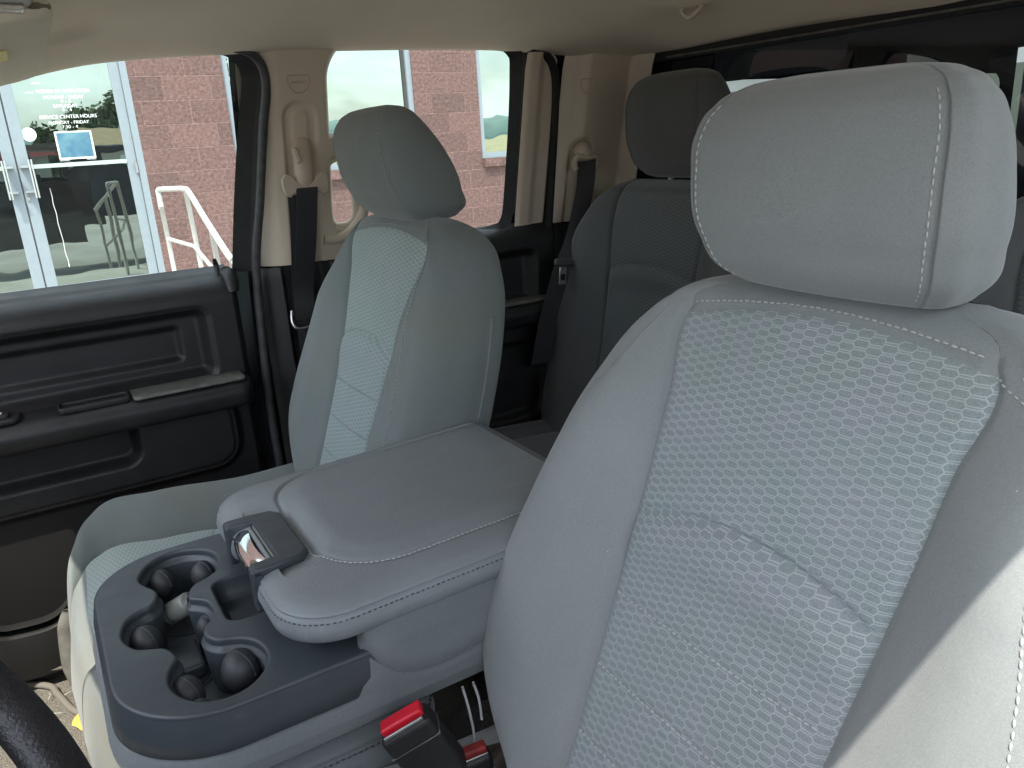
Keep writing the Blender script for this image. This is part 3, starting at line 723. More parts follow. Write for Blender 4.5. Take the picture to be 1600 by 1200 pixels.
o.data.transform(Matrix.Translation((xb+.021, 0, 0)) @ Matrix(((0, 0, 1, 0), (1, 0, 0, 0), (0, 1, 0, 0), (0, 0, 0, 1)))); par(o, bl)
def webbing(name, pts, width, parent, axis=(0, 1, 0), th=.0014):
    P = cr(pts, 8); ax = np.array(axis, float); V = []; UV = []
    al = np.r_[0, np.cumsum(np.linalg.norm(np.diff(P, axis=0), axis=1))]
    for i, p in enumerate(P):
        t = P[min(i+1, len(P)-1)]-P[max(i-1, 0)]; t /= np.linalg.norm(t); n = np.cross(t, ax); n /= np.linalg.norm(n)
        for s_, q in ((-1, 1), (-.5, 1.15), (.5, 1.15), (1, 1), (1, -1), (-1, -1)):
            V.append(p+ax*s_*width/2+n*th/2*q); UV.append((s_*width*50, al[i]*20))
    N = len(P); F = gridfaces(N, 6, False, True, True)
    o = raw(name, V, F, WEB, None, uv=UV); autosmooth(o, 50); par(o, parent); return o
webbing('webbing', [(xb+.026, -.004, .998), (xb+.026, -.006, .985), (xb-.001, -.011, .90), (-.792, -.015, .80), (-.789, -.020, .735), (-.786, -.022, .66), (-.78, -.024, .55)], .041, bl)
webbing('webbing', [(xb-.004, -.014, .985), (xb-.020, -.016, .90), (-.800, -.020, .78), (-.80, -.022, .72)], .040, bl)
g_ = cr([(-.772, -.052, .76), (-.766, -.056, .738), (-.762, -.050, .724), (-.762, -.030, .722), (-.764, .0, .724)], 6)
o = tube('belt_guide', g_, .0035, STEEL, None, n=8); par(o, bl)
o = box('belt_stop', (-.775, -.018, .728), (.016, .062, .014), BLACKD, None, .004); par(o, bl)

# ---- rear door
rd = thing('rear_door', 'black rear passenger door with beige window frame behind the front seat', 'car door', (-.80, .35, .30))
WIN2 = rrect(.062, .474, .868, 1.246, .045, 8)
Y, Z = np.meshgrid(np.linspace(.468, .588, 70), np.linspace(.868, 1.236, 120), indexing='ij')
X = XS(Z)+.006+.012*ss(.478, .505, Y)-.014*ss(.520, .55, Y)-.012*ss(.572, .588, Y)
Sf = np.minimum(wopen(Y, Z)-.012, .585-Y)
o = clipgrid('window_frame_trim', np.stack([X, Y, Z], -1), np.minimum(sdrr(Y, Z, -.2, .4915, .5, 1.3, .03), -sdrr(Y, Z, .3, .583, .7, 1.232, .035)), BEIGE, None, flip=True); par(o, rd)
pane('window_glass', [(.04, .85), (.50, .85), (.50, 1.25), (.04, 1.25)], GLASS, rd, .022)
ins = cr([(.36, .866), (.455, .876), (.470, .890), (.4735, .92), (.4745, 1.0), (.4735, 1.12), (.468, 1.210), (.455, 1.232), (.43, 1.238), (.30, 1.241)], 8)
ous = cr([(.36, .858), (.470, .864), (.488, .880), (.4925, .92), (.4935, 1.0), (.4925, 1.12), (.488, 1.220), (.475, 1.240), (.44, 1.246), (.30, 1.246)], 8)
strip('glass_run', ins, ous, SEAL, rd, .016, -.002)
Yg, Zg = np.meshgrid(np.linspace(.115, .592, 160), np.linspace(.12, .872, 220), indexing='ij')
h = np.full_like(Yg, .030); t = np.clip((Zg-.825)/.045, 0, 1); h -= .05*(1-np.sqrt(np.clip(1-t**2, 0, 1)))
a = sdrr(Yg, Zg, -.2, .540, .685, .812, .02); h -= .034*ss(.004, -.02, a)
c = sdrr(Yg, Zg, -.2, .560, .40, .60, .04); h -= .02*ss(.0, -.02, c)
o = grid('door_panel', np.stack([-.80+h, Yg, Zg], -1), BLACKP, None, flip=True); par(o, rd)
armrest('armrest', .15, .575, .695, rd, x0=-.79, d=.07)
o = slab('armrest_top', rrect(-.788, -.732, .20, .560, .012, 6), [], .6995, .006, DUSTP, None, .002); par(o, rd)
skin('outer_skin', -.10, .62, rd)
s_ = tube('door_seal', [sidez(y, z, -.004) for y, z in cr([(.600, .30), (.600, .60), (.594, .845), (.589, .98), (.583, 1.111), (.576, 1.180), (.562, 1.212), (.540, 1.228), (.50, 1.238)], 10)], .010, SEAL, None, n=10, up=(1, 0, 0))
tag(s_, 'black rubber seal between the beige rear door frame and the rearmost pillar', 'door seal')

# ---- C pillar
cpil = thing('rear_pillar_trim', 'beige rearmost pillar panel holding the rear belt loop, next to the back window', 'pillar trim', (-.76, .69, .30))
Y, Z = np.meshgrid(np.linspace(.606, .800, 120), np.linspace(.862, 1.245, 180), indexing='ij')
X = XS(Z)+.006-.02*np.clip(1-(Y-.606)/.03, 0, 1)**2+.016*ss(.63, .66, Y)
rc = sdrr(Y, Z, .632, .690, .80, 1.055, .026); X = X-.014*ss(.004, -.012, rc)
X = X+.04*ss(.765, .80, Y)
o = grid('upper_trim', np.stack([X, Y, Z], -1), BEIGE, None, flip=True); par(o, cpil)
emblem(.655, 1.165, cpil, -.022)
Y, Z = np.meshgrid(np.linspace(.606, .80, 60), np.linspace(.20, .860, 100), indexing='ij')
X = XS(Z)+.006-.02*np.clip(1-(Y-.606)/.03, 0, 1)**2+.010*ss(.63, .66, Y)
o = grid('lower_trim', np.stack([X, Y, Z], -1), BLACKD, None, flip=True); par(o, cpil)
bl2 = thing('rear_seat_belt', 'black belt with grey tongue hanging slack from the rearmost pillar', 'seat belt', (-.72, .66, 1.0))
xc = float(XS(1.02))+.020
o = merge('height_adjuster', [ell((xc, .660, 1.022), (.022, .024, .026))], BEIGE_D); par(o, bl2)
dr2 = [(xc+.010, .632, .985), (xc+.012, .627, 1.003), (xc+.014, .636, 1.014), (xc+.016, .660, 1.010), (xc+.014, .684, 1.012), (xc+.012, .692, 1.000), (xc+.010, .688, .984)]
o = tube('shoulder_loop', cr(dr2, 6), .0075, BEIGE_D, None, n=10); par(o, bl2)
webbing('webbing', [(xc+.016, .661, 1.004), (-.716, .652, .96), (-.708, .632, .906), (-.698, .600, .838), (-.688, .562, .785), (-.686, .545, .748), (-.70, .52, .66), (-.715, .50, .55)], .044, bl2, axis=(.35, .93, .1))
tg = box('tongue', (-.680, .558, .786), (.012, .056, .016), SEALG, None, .004, Matrix.Rotation(-.12, 3, 'X')); par(tg, bl2)
o = box('tongue_blade', (-.676, .548, .757), (.003, .020, .040), STEEL, None, .001, Matrix.Rotation(-.12, 3, 'X')); par(o, bl2)
o2 = box('slot', (-.6735, .547, .754), (.002, .010, .014), BLACKD, None, 0, Matrix.Rotation(-.12, 3, 'X')); par(o2, bl2)

shell('outer_pillar', .588, .92, .10, 1.30, cpil)
shell('outer_frame', .500, .60, .10, 1.30, rd)
# ---- rear wall and back window
rw = thing('back_window', 'dark tinted back window with thin bright upper edge behind the rear bench', 'window', (0, .82, .84))
Xg, Zg = np.meshgrid(np.linspace(-.78, .78, 160), np.linspace(.10, 1.24, 120), indexing='ij')
Yw = .815-.0*Zg+.02*(np.abs(Xg)/.78)**4*-1
Sx = sdrr(Xg, Zg, -.752, .752, .93, 1.207, .05)
o = clipgrid('surround', np.stack([Xg, Yw, Zg], -1), Sx, BLACKD, None, flip=False); par(o, rw)
o = raw('glass', [(-.76, .832, .92), (.76, .832, .92), (.76, .832, 1.215), (-.76, .832, 1.215)], [(0, 1, 2, 3)], GLASS_R, None); par(o, rw)
o = tube('upper_edge', [(x, .800-.012*(abs(x)/.75)**4, 1.2125) for x in np.linspace(-.60, .60, 40)], .0022, DUSTP, None, n=6); par(o, rw)
0 and grid('divider', np.array([[(x, .828, z) for z in (.93, 1.207)] for x in (.10, .125)]), BLACKD, None)

# ---- floor and carpet
Xg, Yg = np.meshgrid(np.linspace(-.80, .80, 120), np.linspace(-1.25, .82, 140), indexing='ij')
Zf = .150+.06*np.exp(-(Xg/.12)**2)*0+.28*ss(-.85, -1.2, Yg)+.10*ss(.18, .10, np.abs(Xg))
fl = grid('cab_floor', np.stack([Xg, Yg, Zf], -1), CARPET, flip=False); struct(fl)
# carpet floor mat with rolled edge
Xg, Yg = np.meshgrid(np.linspace(-.72, -.20, 60), np.linspace(-1.1, -.40, 60), indexing='ij')
mm_ = thing('floor_mat', 'tan-grey carpet floor mat with a raised hem in the passenger footwell', 'floor mat', (-.5, -.6, .158))
o = clipgrid('mat_carpet', np.stack([Xg, Yg, .158+.004*np.sin(Xg*19)*np.cos(Yg*13)+.28*ss(-.85, -1.2, Yg)], -1), -sdrr(Xg, Yg, -.71, -.21, -1.05, -.42, .05), CARPET, None); par(o, mm_)
o = tube('mat_hem', [(x, y, .163+.28*float(ss(-.85, -1.2, y))) for x, y in rrect(-.71, -.21, -1.05, -.42, .05, 8)], .005, mat('hem', (.14, .13, .11), .9, bump=.6, bscale=300), None, n=8, closed=True); par(o, mm_)
o = tube('mat_hem', cr([(-.76, -.68, .164), (-.70, -.612, .165), (-.66, -.597, .166), (-.60, -.578, .166), (-.56, -.556, .166), (-.50, -.525, .165), (-.44, -.50, .165)], 8), .006, bpy.data.materials['hem'], None, n=8); par(o, mm_)
lf = cr([(0, 0, 0), (.012, .006, .003), (.026, .002, .001), (.040, .008, .004), (.050, .002, 0), (.036, -.006, .002), (.026, -.012, .001), (.012, -.007, .003)], 4, True)
c_ = lf.mean(0); n_ = len(lf)
o = raw('dry_leaf', [v+(-.570, -.568, .172) for v in lf]+[c_+(-.570, -.568, .177)], [(i, (i+1) % n_, n_) for i in range(n_)], mat('leaf_yellow', (.75, .45, .08), .7)); tag(o, 'small curled yellow leaf lying on the passenger floor mat', 'leaf')
# small twigs and straw on the mat
for i in range(6):
    x, y, a = rng.uniform(-.70, -.5), rng.uniform(-.66, -.5), rng.uniform(0, 3)
    o = tube('straw', cr([(x, y, .166), (x+.008*math.cos(a), y+.008*math.sin(a), .169), (x+.018*math.cos(a+.4), y+.018*math.sin(a+.4), .166)], 4), .0006, THREAD, None, n=5)
    tag(o, 'thin pale straw scrap lying on the passenger floor mat', 'debris', 'straw scraps on the floor mat')

# ================================================================ SEATS
front_seat(.42, 'driver_seat', 'large light grey driver seat with honeycomb cloth panel, nearest of the seats', hzs=.905, td=.70)
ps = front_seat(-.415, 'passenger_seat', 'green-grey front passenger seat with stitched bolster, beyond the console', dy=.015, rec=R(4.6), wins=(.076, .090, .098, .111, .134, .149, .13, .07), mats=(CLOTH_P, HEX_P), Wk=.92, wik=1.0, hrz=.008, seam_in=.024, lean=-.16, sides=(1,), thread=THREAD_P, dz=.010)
# trim blade at the passenger seat front
tgb = box('airbag_tag', (-.575, .040, .905), (.004, .020, .022), WHITE, None, .001, Matrix.Rotation(.5, 3, 'X')); par(tgb, ps)
lv = cr([(-.606, -.546, .350), (-.606, -.556, .30), (-.602, -.562, .25), (-.594, -.564, .20)], 6)
o = tube('seat_side_trim', lv, np.interp(np.linspace(0, 1, len(lv)), [0, .2, .7, 1], [.008, .016, .014, .003]), DUSTP, None, n=12, sx=.35); par(o, ps)

# rear bench
rb = thing('rear_bench', 'dark grey cloth rear bench with separate headrest, in shade behind the front seats', 'bench seat', (0, .6, .30))
def rear_back(cx, Wm, wim, hr=True, hexm=HEX_R):
    yf = curve([.38, .55, .75, .90, .935, .955, .962], [.50, .555, .60, .628, .640, .662, .690])
    yb = curve([.38, .55, .75, .90, .935, .955, .962], [.62, .67, .71, .74, .735, .72, .70])
    Wc = curve([.38, .45, .60, .75, .87, .94, .962], np.array([.90, .98, 1., .97, .84, .62, .50])*Wm)
    wc = curve([.38, .75, .94, .962], np.array([.85, 1, 1., .95])*wim)
    g = lambda s: np.sqrt(np.clip(1-np.clip((s-.90)/.064, 0, 1)**2, 0, 1))
    r0 = bpy.data.objects.new('seatback', None)
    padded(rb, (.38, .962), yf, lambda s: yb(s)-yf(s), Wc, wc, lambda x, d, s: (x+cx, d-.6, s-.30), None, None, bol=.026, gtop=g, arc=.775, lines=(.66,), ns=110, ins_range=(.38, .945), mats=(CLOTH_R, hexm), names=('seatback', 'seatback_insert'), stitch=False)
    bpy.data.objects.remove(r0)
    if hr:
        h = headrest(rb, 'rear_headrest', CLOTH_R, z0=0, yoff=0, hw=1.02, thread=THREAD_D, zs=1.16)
        for ob in [h]:
            ob.location = (cx+.008, .045, .967-.30)
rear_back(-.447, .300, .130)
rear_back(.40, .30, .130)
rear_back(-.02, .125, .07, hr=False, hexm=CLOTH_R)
def mapr(x, d, s): return (x, .52-s-.6, -d-.30)
for cx, Wm in ((0., .72),):
    zt = curve([0, .15, .35, .42, .455], [.40, .412, .42, .40, .33])
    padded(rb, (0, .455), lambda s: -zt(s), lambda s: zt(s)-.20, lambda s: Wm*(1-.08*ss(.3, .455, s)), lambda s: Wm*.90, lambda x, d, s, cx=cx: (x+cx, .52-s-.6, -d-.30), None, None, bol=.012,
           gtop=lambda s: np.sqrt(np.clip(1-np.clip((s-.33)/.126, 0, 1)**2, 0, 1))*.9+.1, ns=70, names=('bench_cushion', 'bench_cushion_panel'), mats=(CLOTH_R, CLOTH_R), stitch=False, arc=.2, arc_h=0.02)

# ================================================================ CENTRE CONSOLE
cn = thing('centre_console', 'grey fold-down console with cup tray and padded lid between the two front seats', 'console', (0, -.2, .33))
TZ = .615
TRAY = resample(rrect(-.172, .172, -.496, -.19, [.085, .095, .02, .02], 14), 260)
hole = [(-.115, -.447), (-.141, -.434), (-.154, -.414), (-.153, -.393), (-.141, -.374), (-.123, -.364), (-.099, -.363), (-.078, -.371), (-.068, -.384), (-.062, -.397), (-.049, -.405), (-.035, -.407), (-.028, -.400), (-.018, -.393), (-.003, -.390), (.011, -.391), (.022, -.397), (.031, -.404), (.042, -.407), (.054, -.404), (.063, -.397), (.067, -.388), (.075, -.376), (.088, -.367), (.106, -.363), (.123, -.365), (.138, -.373), (.150, -.386), (.155, -.400), (.154, -.414), (.148, -.428), (.138, -.438), (.123, -.446), (.106, -.449), (.091, -.447), (.080, -.442), (.068, -.436), (.053, -.439), (.043, -.445), (.037, -.455), (.030, -.466), (.018, -.473), (.001, -.477), (-.015, -.475), (-.031, -.468), (-.040, -.456), (-.044, -.444), (-.055, -.437), (-.069, -.434), (-.081, -.437), (-.096, -.444)]
HOLE = resample(cr(hole, 5, True), 320)
BIN = resample(rrect(-.052, .040, -.381, -.315, .014, 8), 80)
tr = slab('cup_tray', TRAY, [HOLE, BIN], TZ, .010, TRAYP, None, .0032, 3); par(tr, cn)
def offs(P, d):
    T = np.roll(P, -1, 0)-np.roll(P, 1, 0); T /= np.linalg.norm(T, axis=1)[:, None]
    return P+np.stack([T[:, 1], -T[:, 0]], 1)*d          # outward for counter-clockwise outlines
def area(P): return .5*np.sum(P[:, 0]*np.roll(P[:, 1], -1)-np.roll(P[:, 0], -1)*P[:, 1])
if area(HOLE) < 0: HOLE = HOLE[::-1]
def walls(name, P, levels, m, parent, flip):
    V = np.array([[(x, y, z) for x, y in offs(P, d)] for z, d in levels]); o = grid(name, V, m, None, cv=True, flip=flip); par(o, parent); return o
walls('well_wall', HOLE, [(TZ-.003, .000), (TZ-.012, .0005), (TZ-.0125, -.0035), (TZ-.016, -.0035), (TZ-.03, -.002), (TZ-.075, .002)], TRAYP, tr, True)
o = slab('well_floor', offs(HOLE, .006), [], TZ-.066, .004, TRAYP, None, .0005); par(o, tr)
for cxy, rr in (((.0, -.432), .036), ((.104, -.406), .034), ((-.105, -.405), .034)):
    merge_parts = [tube_geo([(cxy[0]+r_*math.cos(a), cxy[1]+r_*math.sin(a), TZ-.0655) for a in np.linspace(0, 2*math.pi, 40)[:-1]], .0009, 6, True) for r_ in np.linspace(.006, rr, 6)]
    o = merge('grip_ring', merge_parts, TRAYP, None); par(o, tr)
walls('bin_wall', BIN, [(TZ-.003, .0), (TZ-.010, -.001), (TZ-.020, -.004), (TZ-.0245, -.009), (TZ-.026, -.014)], TRAYP, tr, True)
o = slab('bin_floor', offs(BIN, -.008), [], TZ-.0245, .003, TRAYP, None, .0005); par(o, tr)
# inner bridges of the well
for (x0, x1, y0, y1, a) in ((-.040, .018, -.440, -.408, 0), (.040, .078, -.462, -.440, 0)):
    o = box('well_step', ((x0+x1)/2, (y0+y1)/2, TZ-.058), (x1-x0, y1-y0, .016), TRAYP, None, .004); par(o, tr)
# rubber fingers
for (x, y, r_) in ((-.136, -.424, .017), (-.128, -.378, .016), (-.020, -.457, .018), (.086, -.385, .0205), (.094, -.436, .018), (-.012, -.397, .012), (.13, -.43, .014)):
    p1 = ell((x, y, TZ-.027), (r_, r_*.9, r_*1.05), 24, 16)
    o = merge('rubber_finger', [p1], RUBBER, None); par(o, tr)
    rg = [(x+.0006+math.cos(a)*r_*.985*math.cos(.6), y+math.cos(a)*r_*.9*.985*math.sin(.6), TZ-.027+math.sin(a)*r_*1.05) for a in np.linspace(0, math.pi, 20)]
    o2 = tube('finger_groove', rg, .0007, TRAYP, None, n=6); par(o2, o)
# side band of the tray
walls('tray_band', TRAY, [(TZ-.003, -.0005), (TZ-.010, .0015), (TZ-.024, .0045), (TZ-.040, .0055), (TZ-.043, .001)], TRAYP, tr, False)
# body under the tray: bulging cloth skirt
BODY = resample(rrect(-.172, .172, -.496, .020, [.085, .095, .02, .02], 14), 760)
SEAMC = []
zsc = curve([-.36, -.30, -.285, -.265, -.24, -.21, -.17, -.05, .12], [.70, .655, .618, .592, .579, .576, .580, .588, .595])
def bodyz():
    V = []
    lev = [(.650, -.030), (.606, -.006), (.585, .0035), (.575, .005), (.570, .0075), (.565, .0095), (.56, .011), (.55, .0105), (.545, .008), (.541, .002), (.539, -.010), (.5385, -.05)]
    lev = np.array(lev); zz = np.r_[np.linspace(.650, .539, 84), .5385]
    dd = np.interp(zz, lev[::-1, 0], lev[::-1, 1])
    for z, d in zip(zz, dd):
        Q = offs(BODY, 0)
        row = []
        N_ = offs(BODY, 1.)-BODY
        for (x, y), nn in zip(BODY, N_):
            # curved seam on both flanks behind the tray band
            zsm = zsc(y)
            q = z-zsm; gd = -.0035*math.exp(-(q/.003)**2)+(.004*math.exp(-((q-.015)/.014)**2) if q > 0 else 0)
            if abs(nn[0]) < .5: gd = 0
            back = ss(-.31, -.26, y)
            dz = d*(1-back)+back*np.interp(z, [.5385, .539, .545, .56, .62, .642, .65], [-.05, -.012, .006, .011, .006, .0, -.012])
            lim = -.287-.5*max(0, .615-z)
            a_ = float(ss(lim-.004, lim+.004, y)) if z > .573 else 1.; dz = dz*a_-.014*(1-a_)
            row.append((x+nn[0]*(dz+gd), y+nn[1]*(dz+gd), z*a_+min(z, .598)*(1-a_) if y < -.24 else z))
        V.append(row)
    return np.array(V)
o = grid('console_body', bodyz(), CONS_CLOTH, None, cv=True, flip=False); par(o, cn)
# centre cushion underneath
CU = resample(rrect(-.172, .168, -.485, -.215, .05, 10), 300)
V = []
for z, d in ((.30, -.01), (.36, .0), (.44, .008), (.50, .010), (.512, .006), (.516, .002), (.519, .006), (.522, .0), (.530, -.012), (.5385, -.06)):
    V.append([(x, y, z) for x, y in offs(CU, d)])
o = grid('centre_cushion', np.array(V), CONS_CLOTH, None, cv=True, flip=False); par(o, cn)
stt = stitches('cushion_stitching', [(x, y, .5135) for x, y in offs(CU, .0075)[80:200]], THREAD_D, None); par(stt, cn)
# lid
def lidz(y): return .010*(y+.345)/.36
LID = resample(rrect(-.172, .172, -.350, .032, [.055, .060, .030, .030], 14), 380)
PAN = (-.148, .128, -.288, .20, .075)
V = []
lev = [(.630, -.03), (.6315, -.010), (.6345, -.002), (.639, .002), (.647, .004), (.654, .0028), (.6585, .0012), (.6605, -.0012), (.6625, -.0006), (.6655, -.004), (.669, -.011), (.671, -.020)]
lv_ = cr(lev, 5)
for z, d in lv_: V.append([(x, y, z+lidz(y)) for x, y in offs(LID, d)])
base = offs(LID, -.020); ctr = np.array([0, -.16])
def top_h(x, y):
    p = sdrr(np.array(x), np.array(y), *PAN); k = float(-.0032*np.exp(-(p/.0026)**2)+.0035*ss(.0, -.03, p))
    lt = sdrr(np.array(x), np.array(y), -.078, .078, -.40, -.280, .03); k -= float(.0065*ss(.012, -.016, lt))
    lt2 = sdrr(np.array(x), np.array(y), -.046, .046, -.40, -.318, .006); k -= float(.014*ss(.002, -.003, lt2))
    return k
for t in np.linspace(0, 1, 90)[1:]:
    row = []
    for x, y in base:
        q = (x+(ctr[0]-x)*t, y+(ctr[1]-y)*t)
        row.append((q[0], q[1], .671+.003*math.sin(min(1, t*3)*math.pi/2)+lidz(q[1])+top_h(*q)))
    V.append(row)
V = np.array(V)
# notch for the latch in the front edge
nf = (V[:, :, 1] < -.30) & (np.abs(V[:, :, 0]) < .045)
V[:, :, 1] = np.where(nf, np.maximum(V[:, :, 1], -.334), V[:, :, 1])
lid = grid('lid', V, VINYL, None, cv=True, flip=False); par(lid, cn)
def lidpt(x, y, e=.0004): return (x, y, .674+lidz(y)+top_h(x, y)+e)
# edge stitching (below the top seam) and panel stitching
def cut_path(pts, f): return [p for p in pts if f(p)]
e = offs(LID, .0018)
i0 = int(np.argmin(np.hypot(e[:, 0]-.064, e[:, 1]+.35)))
seq = [e[(i0+k) % len(e)] for k in range(0, 215)]
o = stitches('lid_stitching', [(x, y, .6562+lidz(y)) for x, y in seq], THREAD_D, None, pitch=.0055); par(o, lid)
seq = [e[(i0-k) % len(e)] for k in range(0, 0)] or None
pn = resample(offs(resample(rrect(PAN[0], PAN[1], PAN[2], .022, [PAN[4], PAN[4], .004, .004], 14), 400), .0045), 400)
sel_ = [p for p in pn if p[1] < .012 and (p[0] > -.02)]
sel_ = sorted([p for p in sel_], key=lambda p: math.atan2(p[1]+.16, p[0]-.0))
o = stitches('panel_stitching', [lidpt(x, y) for x, y in sel_], THREAD, None, pitch=.0055, r=.0008); par(o, lid)
# latch
lt = slab('lid_latch', np.array([(-.066, -.353), (-.048, -.353), (-.046, -.327), (.046, -.327), (.048, -.353), (.066, -.353), (.066, -.330), (.062, -.303), (.050, -.2945), (-.050, -.2945), (-.062, -.303), (-.066, -.330)]), [], .6765, .010, TRAYP, None, .0032, 3); par(lt, cn)
for sg in (-1, 1):
    o = box('latch_leg', (sg*.057, -.3500, .652), (.018, .012, .046), TRAYP, None, .003); par(o, lt)
L = [[(x, -.350-.005*(1-(x/.046)**2)+.020*(1-math.cos(a)), .6585+.011*math.sin(a)) for a in np.linspace(-.35, 1.45, 14)] for x in np.linspace(-.047, .047, 30)]
o = grid('chrome_bar', np.array(L), CHROME, None, flip=False); par(o, lt)
L = [[(x, -.334+.009*t, .6735-.012*(1-t)**1.5) for t in np.linspace(0, 1, 8)] for x in np.linspace(-.046, .046, 12)]
o = grid('finger_scoop', np.array(L), CHARGER, None, flip=False); par(o, lt)
L = [[(x, -.346-.004*(1-(x/.046)**2)+.004*t, .659-.034*t) for t in np.linspace(0, 1, 6)] for x in np.linspace(-.049, .049, 20)]
o = grid('latch_front', np.array(L), CHROME if False else BLACKP, None, flip=True); par(o, lt)
# charger lying in the well
ch = thing('phone_charger', 'grey-green cylindrical car charger plugged in the cup tray', 'charger', (-.066, -.415, .575))
a, b = np.array((-.071, -.428, .582)), np.array((-.052, -.404, .600))
V, F = tube_geo([a, a+(b-a)*.06, a+(b-a)*.12, a+(b-a)*.88, a+(b-a)*.96, b], [.010, .0118, .0125, .0128, .0122, .006], 28)
o = raw('barrel', V, F, CHARGER); par(o, ch)
o = tube('end_contact', [b, b+(b-a)*.15, b+(b-a)*.3], [.0045, .005, .003], BLACKP, None, n=14); par(o, ch)
d_ = a+(b-a)*.25; tdir = (b-a)/np.linalg.norm(b-a)
o = tube('ring', [d_-tdir*.0008, d_, d_+tdir*.0008], [.0127, .0131, .0127], STEEL, None, n=28); par(o, ch)

# ---- buckles between console and driver seat
def buckle(name, label, top, axis, side, w, th, ln, lenr, bm=RED):
    r0 = thing(name, label, 'belt buckle', tuple(top))
    ax = Vector(axis).normalized(); sd = Vector(side); sd = (sd-ax*sd.dot(ax)).normalized(); nn = ax.cross(sd)
    rot = Matrix((sd, nn, ax)).transposed()
    def bx(nm, c, s, m, bv):
        v, f = box_geo((0, 0, 0), s); V = [np.array(rot @ Vector(np.array(x)+np.array(c)))+np.array(top) for x in v]
        o = raw(nm, V, f, m); autosmooth(o, 30); bevel(o, bv, 3); par(o, r0); return o
    bx('body', (0, 0, -ln/2), (w, th, ln), BLACKP, .005)
    bx('release_button', (0, th*.10, .002), (w*.84, th*.60, .010), bm, .0025)
    bx('slot_edge', (0, -th*.34, .0012), (w*.80, th*.10, .003), STEEL, .0006)
    bx('body_seam', (0, 0, -ln*.28), (w*1.01, th*1.015, .0012), DUSTP, .0004)
    bx('stalk', (0, 0, -ln-lenr/2+.004), (w*.72, th*.45, lenr), BLACKD, .003)
    return r0
buckle('seat_belt_buckle', 'black driver belt buckle with bright red release button leaning against the console', (.222, -.275, .566), (-.12, -.42, .9), (.35, .9, .4), .050, .026, .075, .12)
buckle('rear_buckle', 'half-hidden dusty buckle with red edge low beside the driver seat', (.228, -.212, .500), (0, -.1, 1), (.2, 1, 0), .036, .020, .06, .10, mat('dusty_red', (.30, .03, .03), .6, noise=.4, nscale=60))
o = merge('seat_track_wire', [tube_geo(cr([(.205, -.205+k, .560), (.205, -.20+k, .53), (.207, -.198+k, .50), (.208, -.20+k, .47)], 6), 0.0014, 8) for k in (0,)], mat('pale_wire', (.45, .45, .45), .4))
for v in o.data.vertices: pass
tag(o, 'thin pale wire hanging below the console, the longer of the pair', 'wire', 'wires under the console')
o = tube('seat_track_wire', cr([(.205, -.193, .560), (.206, -.189, .54), (.207, -.188, .515)], 6), .0014, bpy.data.materials['pale_wire'], None, n=8)
tag(o, 'thin pale wire hanging below the console, the shorter of the pair', 'wire', 'wires under the console')
# dark valance between seat and console
box('seat_track_cover', (.215, -.02, .36), (.045, .42, .26), mat('dirty_black_plastic', (.03, .028, .026), .55, noise=1, nscale=25, col2=(.14, .115, .08), bump=.5), None, .01)
tag(bpy.data.objects['seat_track_cover'], 'scuffed black plastic track cover with tan dirt low between console and driver seat', 'seat trim')

# ---- steering wheel
sw = thing('steering_wheel', 'black leather steering wheel rim entering the lower left corner', 'steering wheel', (.36, -.64, .83))
T = R(40); vv = np.array([0, -math.sin(T), math.cos(T)]); cc = np.array([.36, -.64, .83])
rim = [cc+.19*(math.cos(a)*np.array([1, 0, 0])+math.sin(a)*vv) for a in np.linspace(0, 2*math.pi, 140)[:-1]]
o = tube('rim', rim, .0165, LEATHER, None, n=28, closed=True, up=(0, 1, 0)); par(o, sw)
nrm_ = np.cross([1, 0, 0], vv)
o = merge('hub', [ell(tuple(cc+nrm_*.03*(-1)), (.075, .03, .06))], BLACKP); par(o, sw)
for a in (math.pi*.98, math.pi*.02, -math.pi/2):
    q = cc+.185*(math.cos(a)*np.array([1, 0, 0])+math.sin(a)*vv)
    o = tube('spoke', [cc-nrm_*.03, (cc+q)/2-nrm_*.02, q], [.02, .016, .010], BLACKP, None, n=12); par(o, sw)

# ---- sun visor, overhead console, coat hook
VISM = mat('visor_cloth', (.78, .70, .57), .9, spec=.15, noise=.04, nscale=6, bump=.4, bscale=900, bdist=.0005)
vs = thing('sun_visor', 'beige padded passenger sun visor folded against the headliner, top left', 'sun visor', (-.4, -.47, 1.2))
Xg, Yg = np.meshgrid(np.linspace(-.64, -.17, 80), np.linspace(-.60, -.395, 50), indexing='ij')
sd_ = sdrr(Xg, Yg, -.615, -.19, -.585, -.402, .045)
tt = .012*np.sqrt(np.clip(1-np.clip(1+sd_/.012, 0, 1)**2, 0, 1))
zb = 1.205+(Yg+.4)*.22+.055*(Xg+.6)
for nm, sgn, fl_ in (('visor_pad', -1, True), ('visor_back', 1, False)):
    o = clipgrid(nm, np.stack([Xg, Yg, zb+sgn*tt], -1), -sd_, VISM, None, flip=fl_); par(o, vs)
o = slab('warning_label', rrect(-.40, -.33, -.50, -.45, .003, 3), [], 0, .0006, mat('label_yellow', (.75, .62, .12), .6), None, .0001); par(o, vs); o.location = (0, 0, 0)
for v in o.data.vertices: v.co.z += 1.205+(v.co.y+.4)*.22+.055*(v.co.x+.6)-.0127
oc = thing('overhead_console', 'grey overhead map light housing at the top left corner', 'map light', (-.1, -.45, 1.22))
o = box('housing', (.0, -.50, 1.243), (.44, .16, .05), mat('grey_housing', (.12, .11, .10), .5), None, .012); par(o, oc)
o = box('lamp_lens', (-.19, -.455, 1.2165), (.05, .05, .006), mat('lens', (.6, .58, .52), .25, bump=1, bscale=120, bdist=.003), None, .003); par(o, oc)
hk = thing('coat_hook', 'small beige coat hook on the headliner above the rear bench', 'hook', (-.37, .68, 1.272))
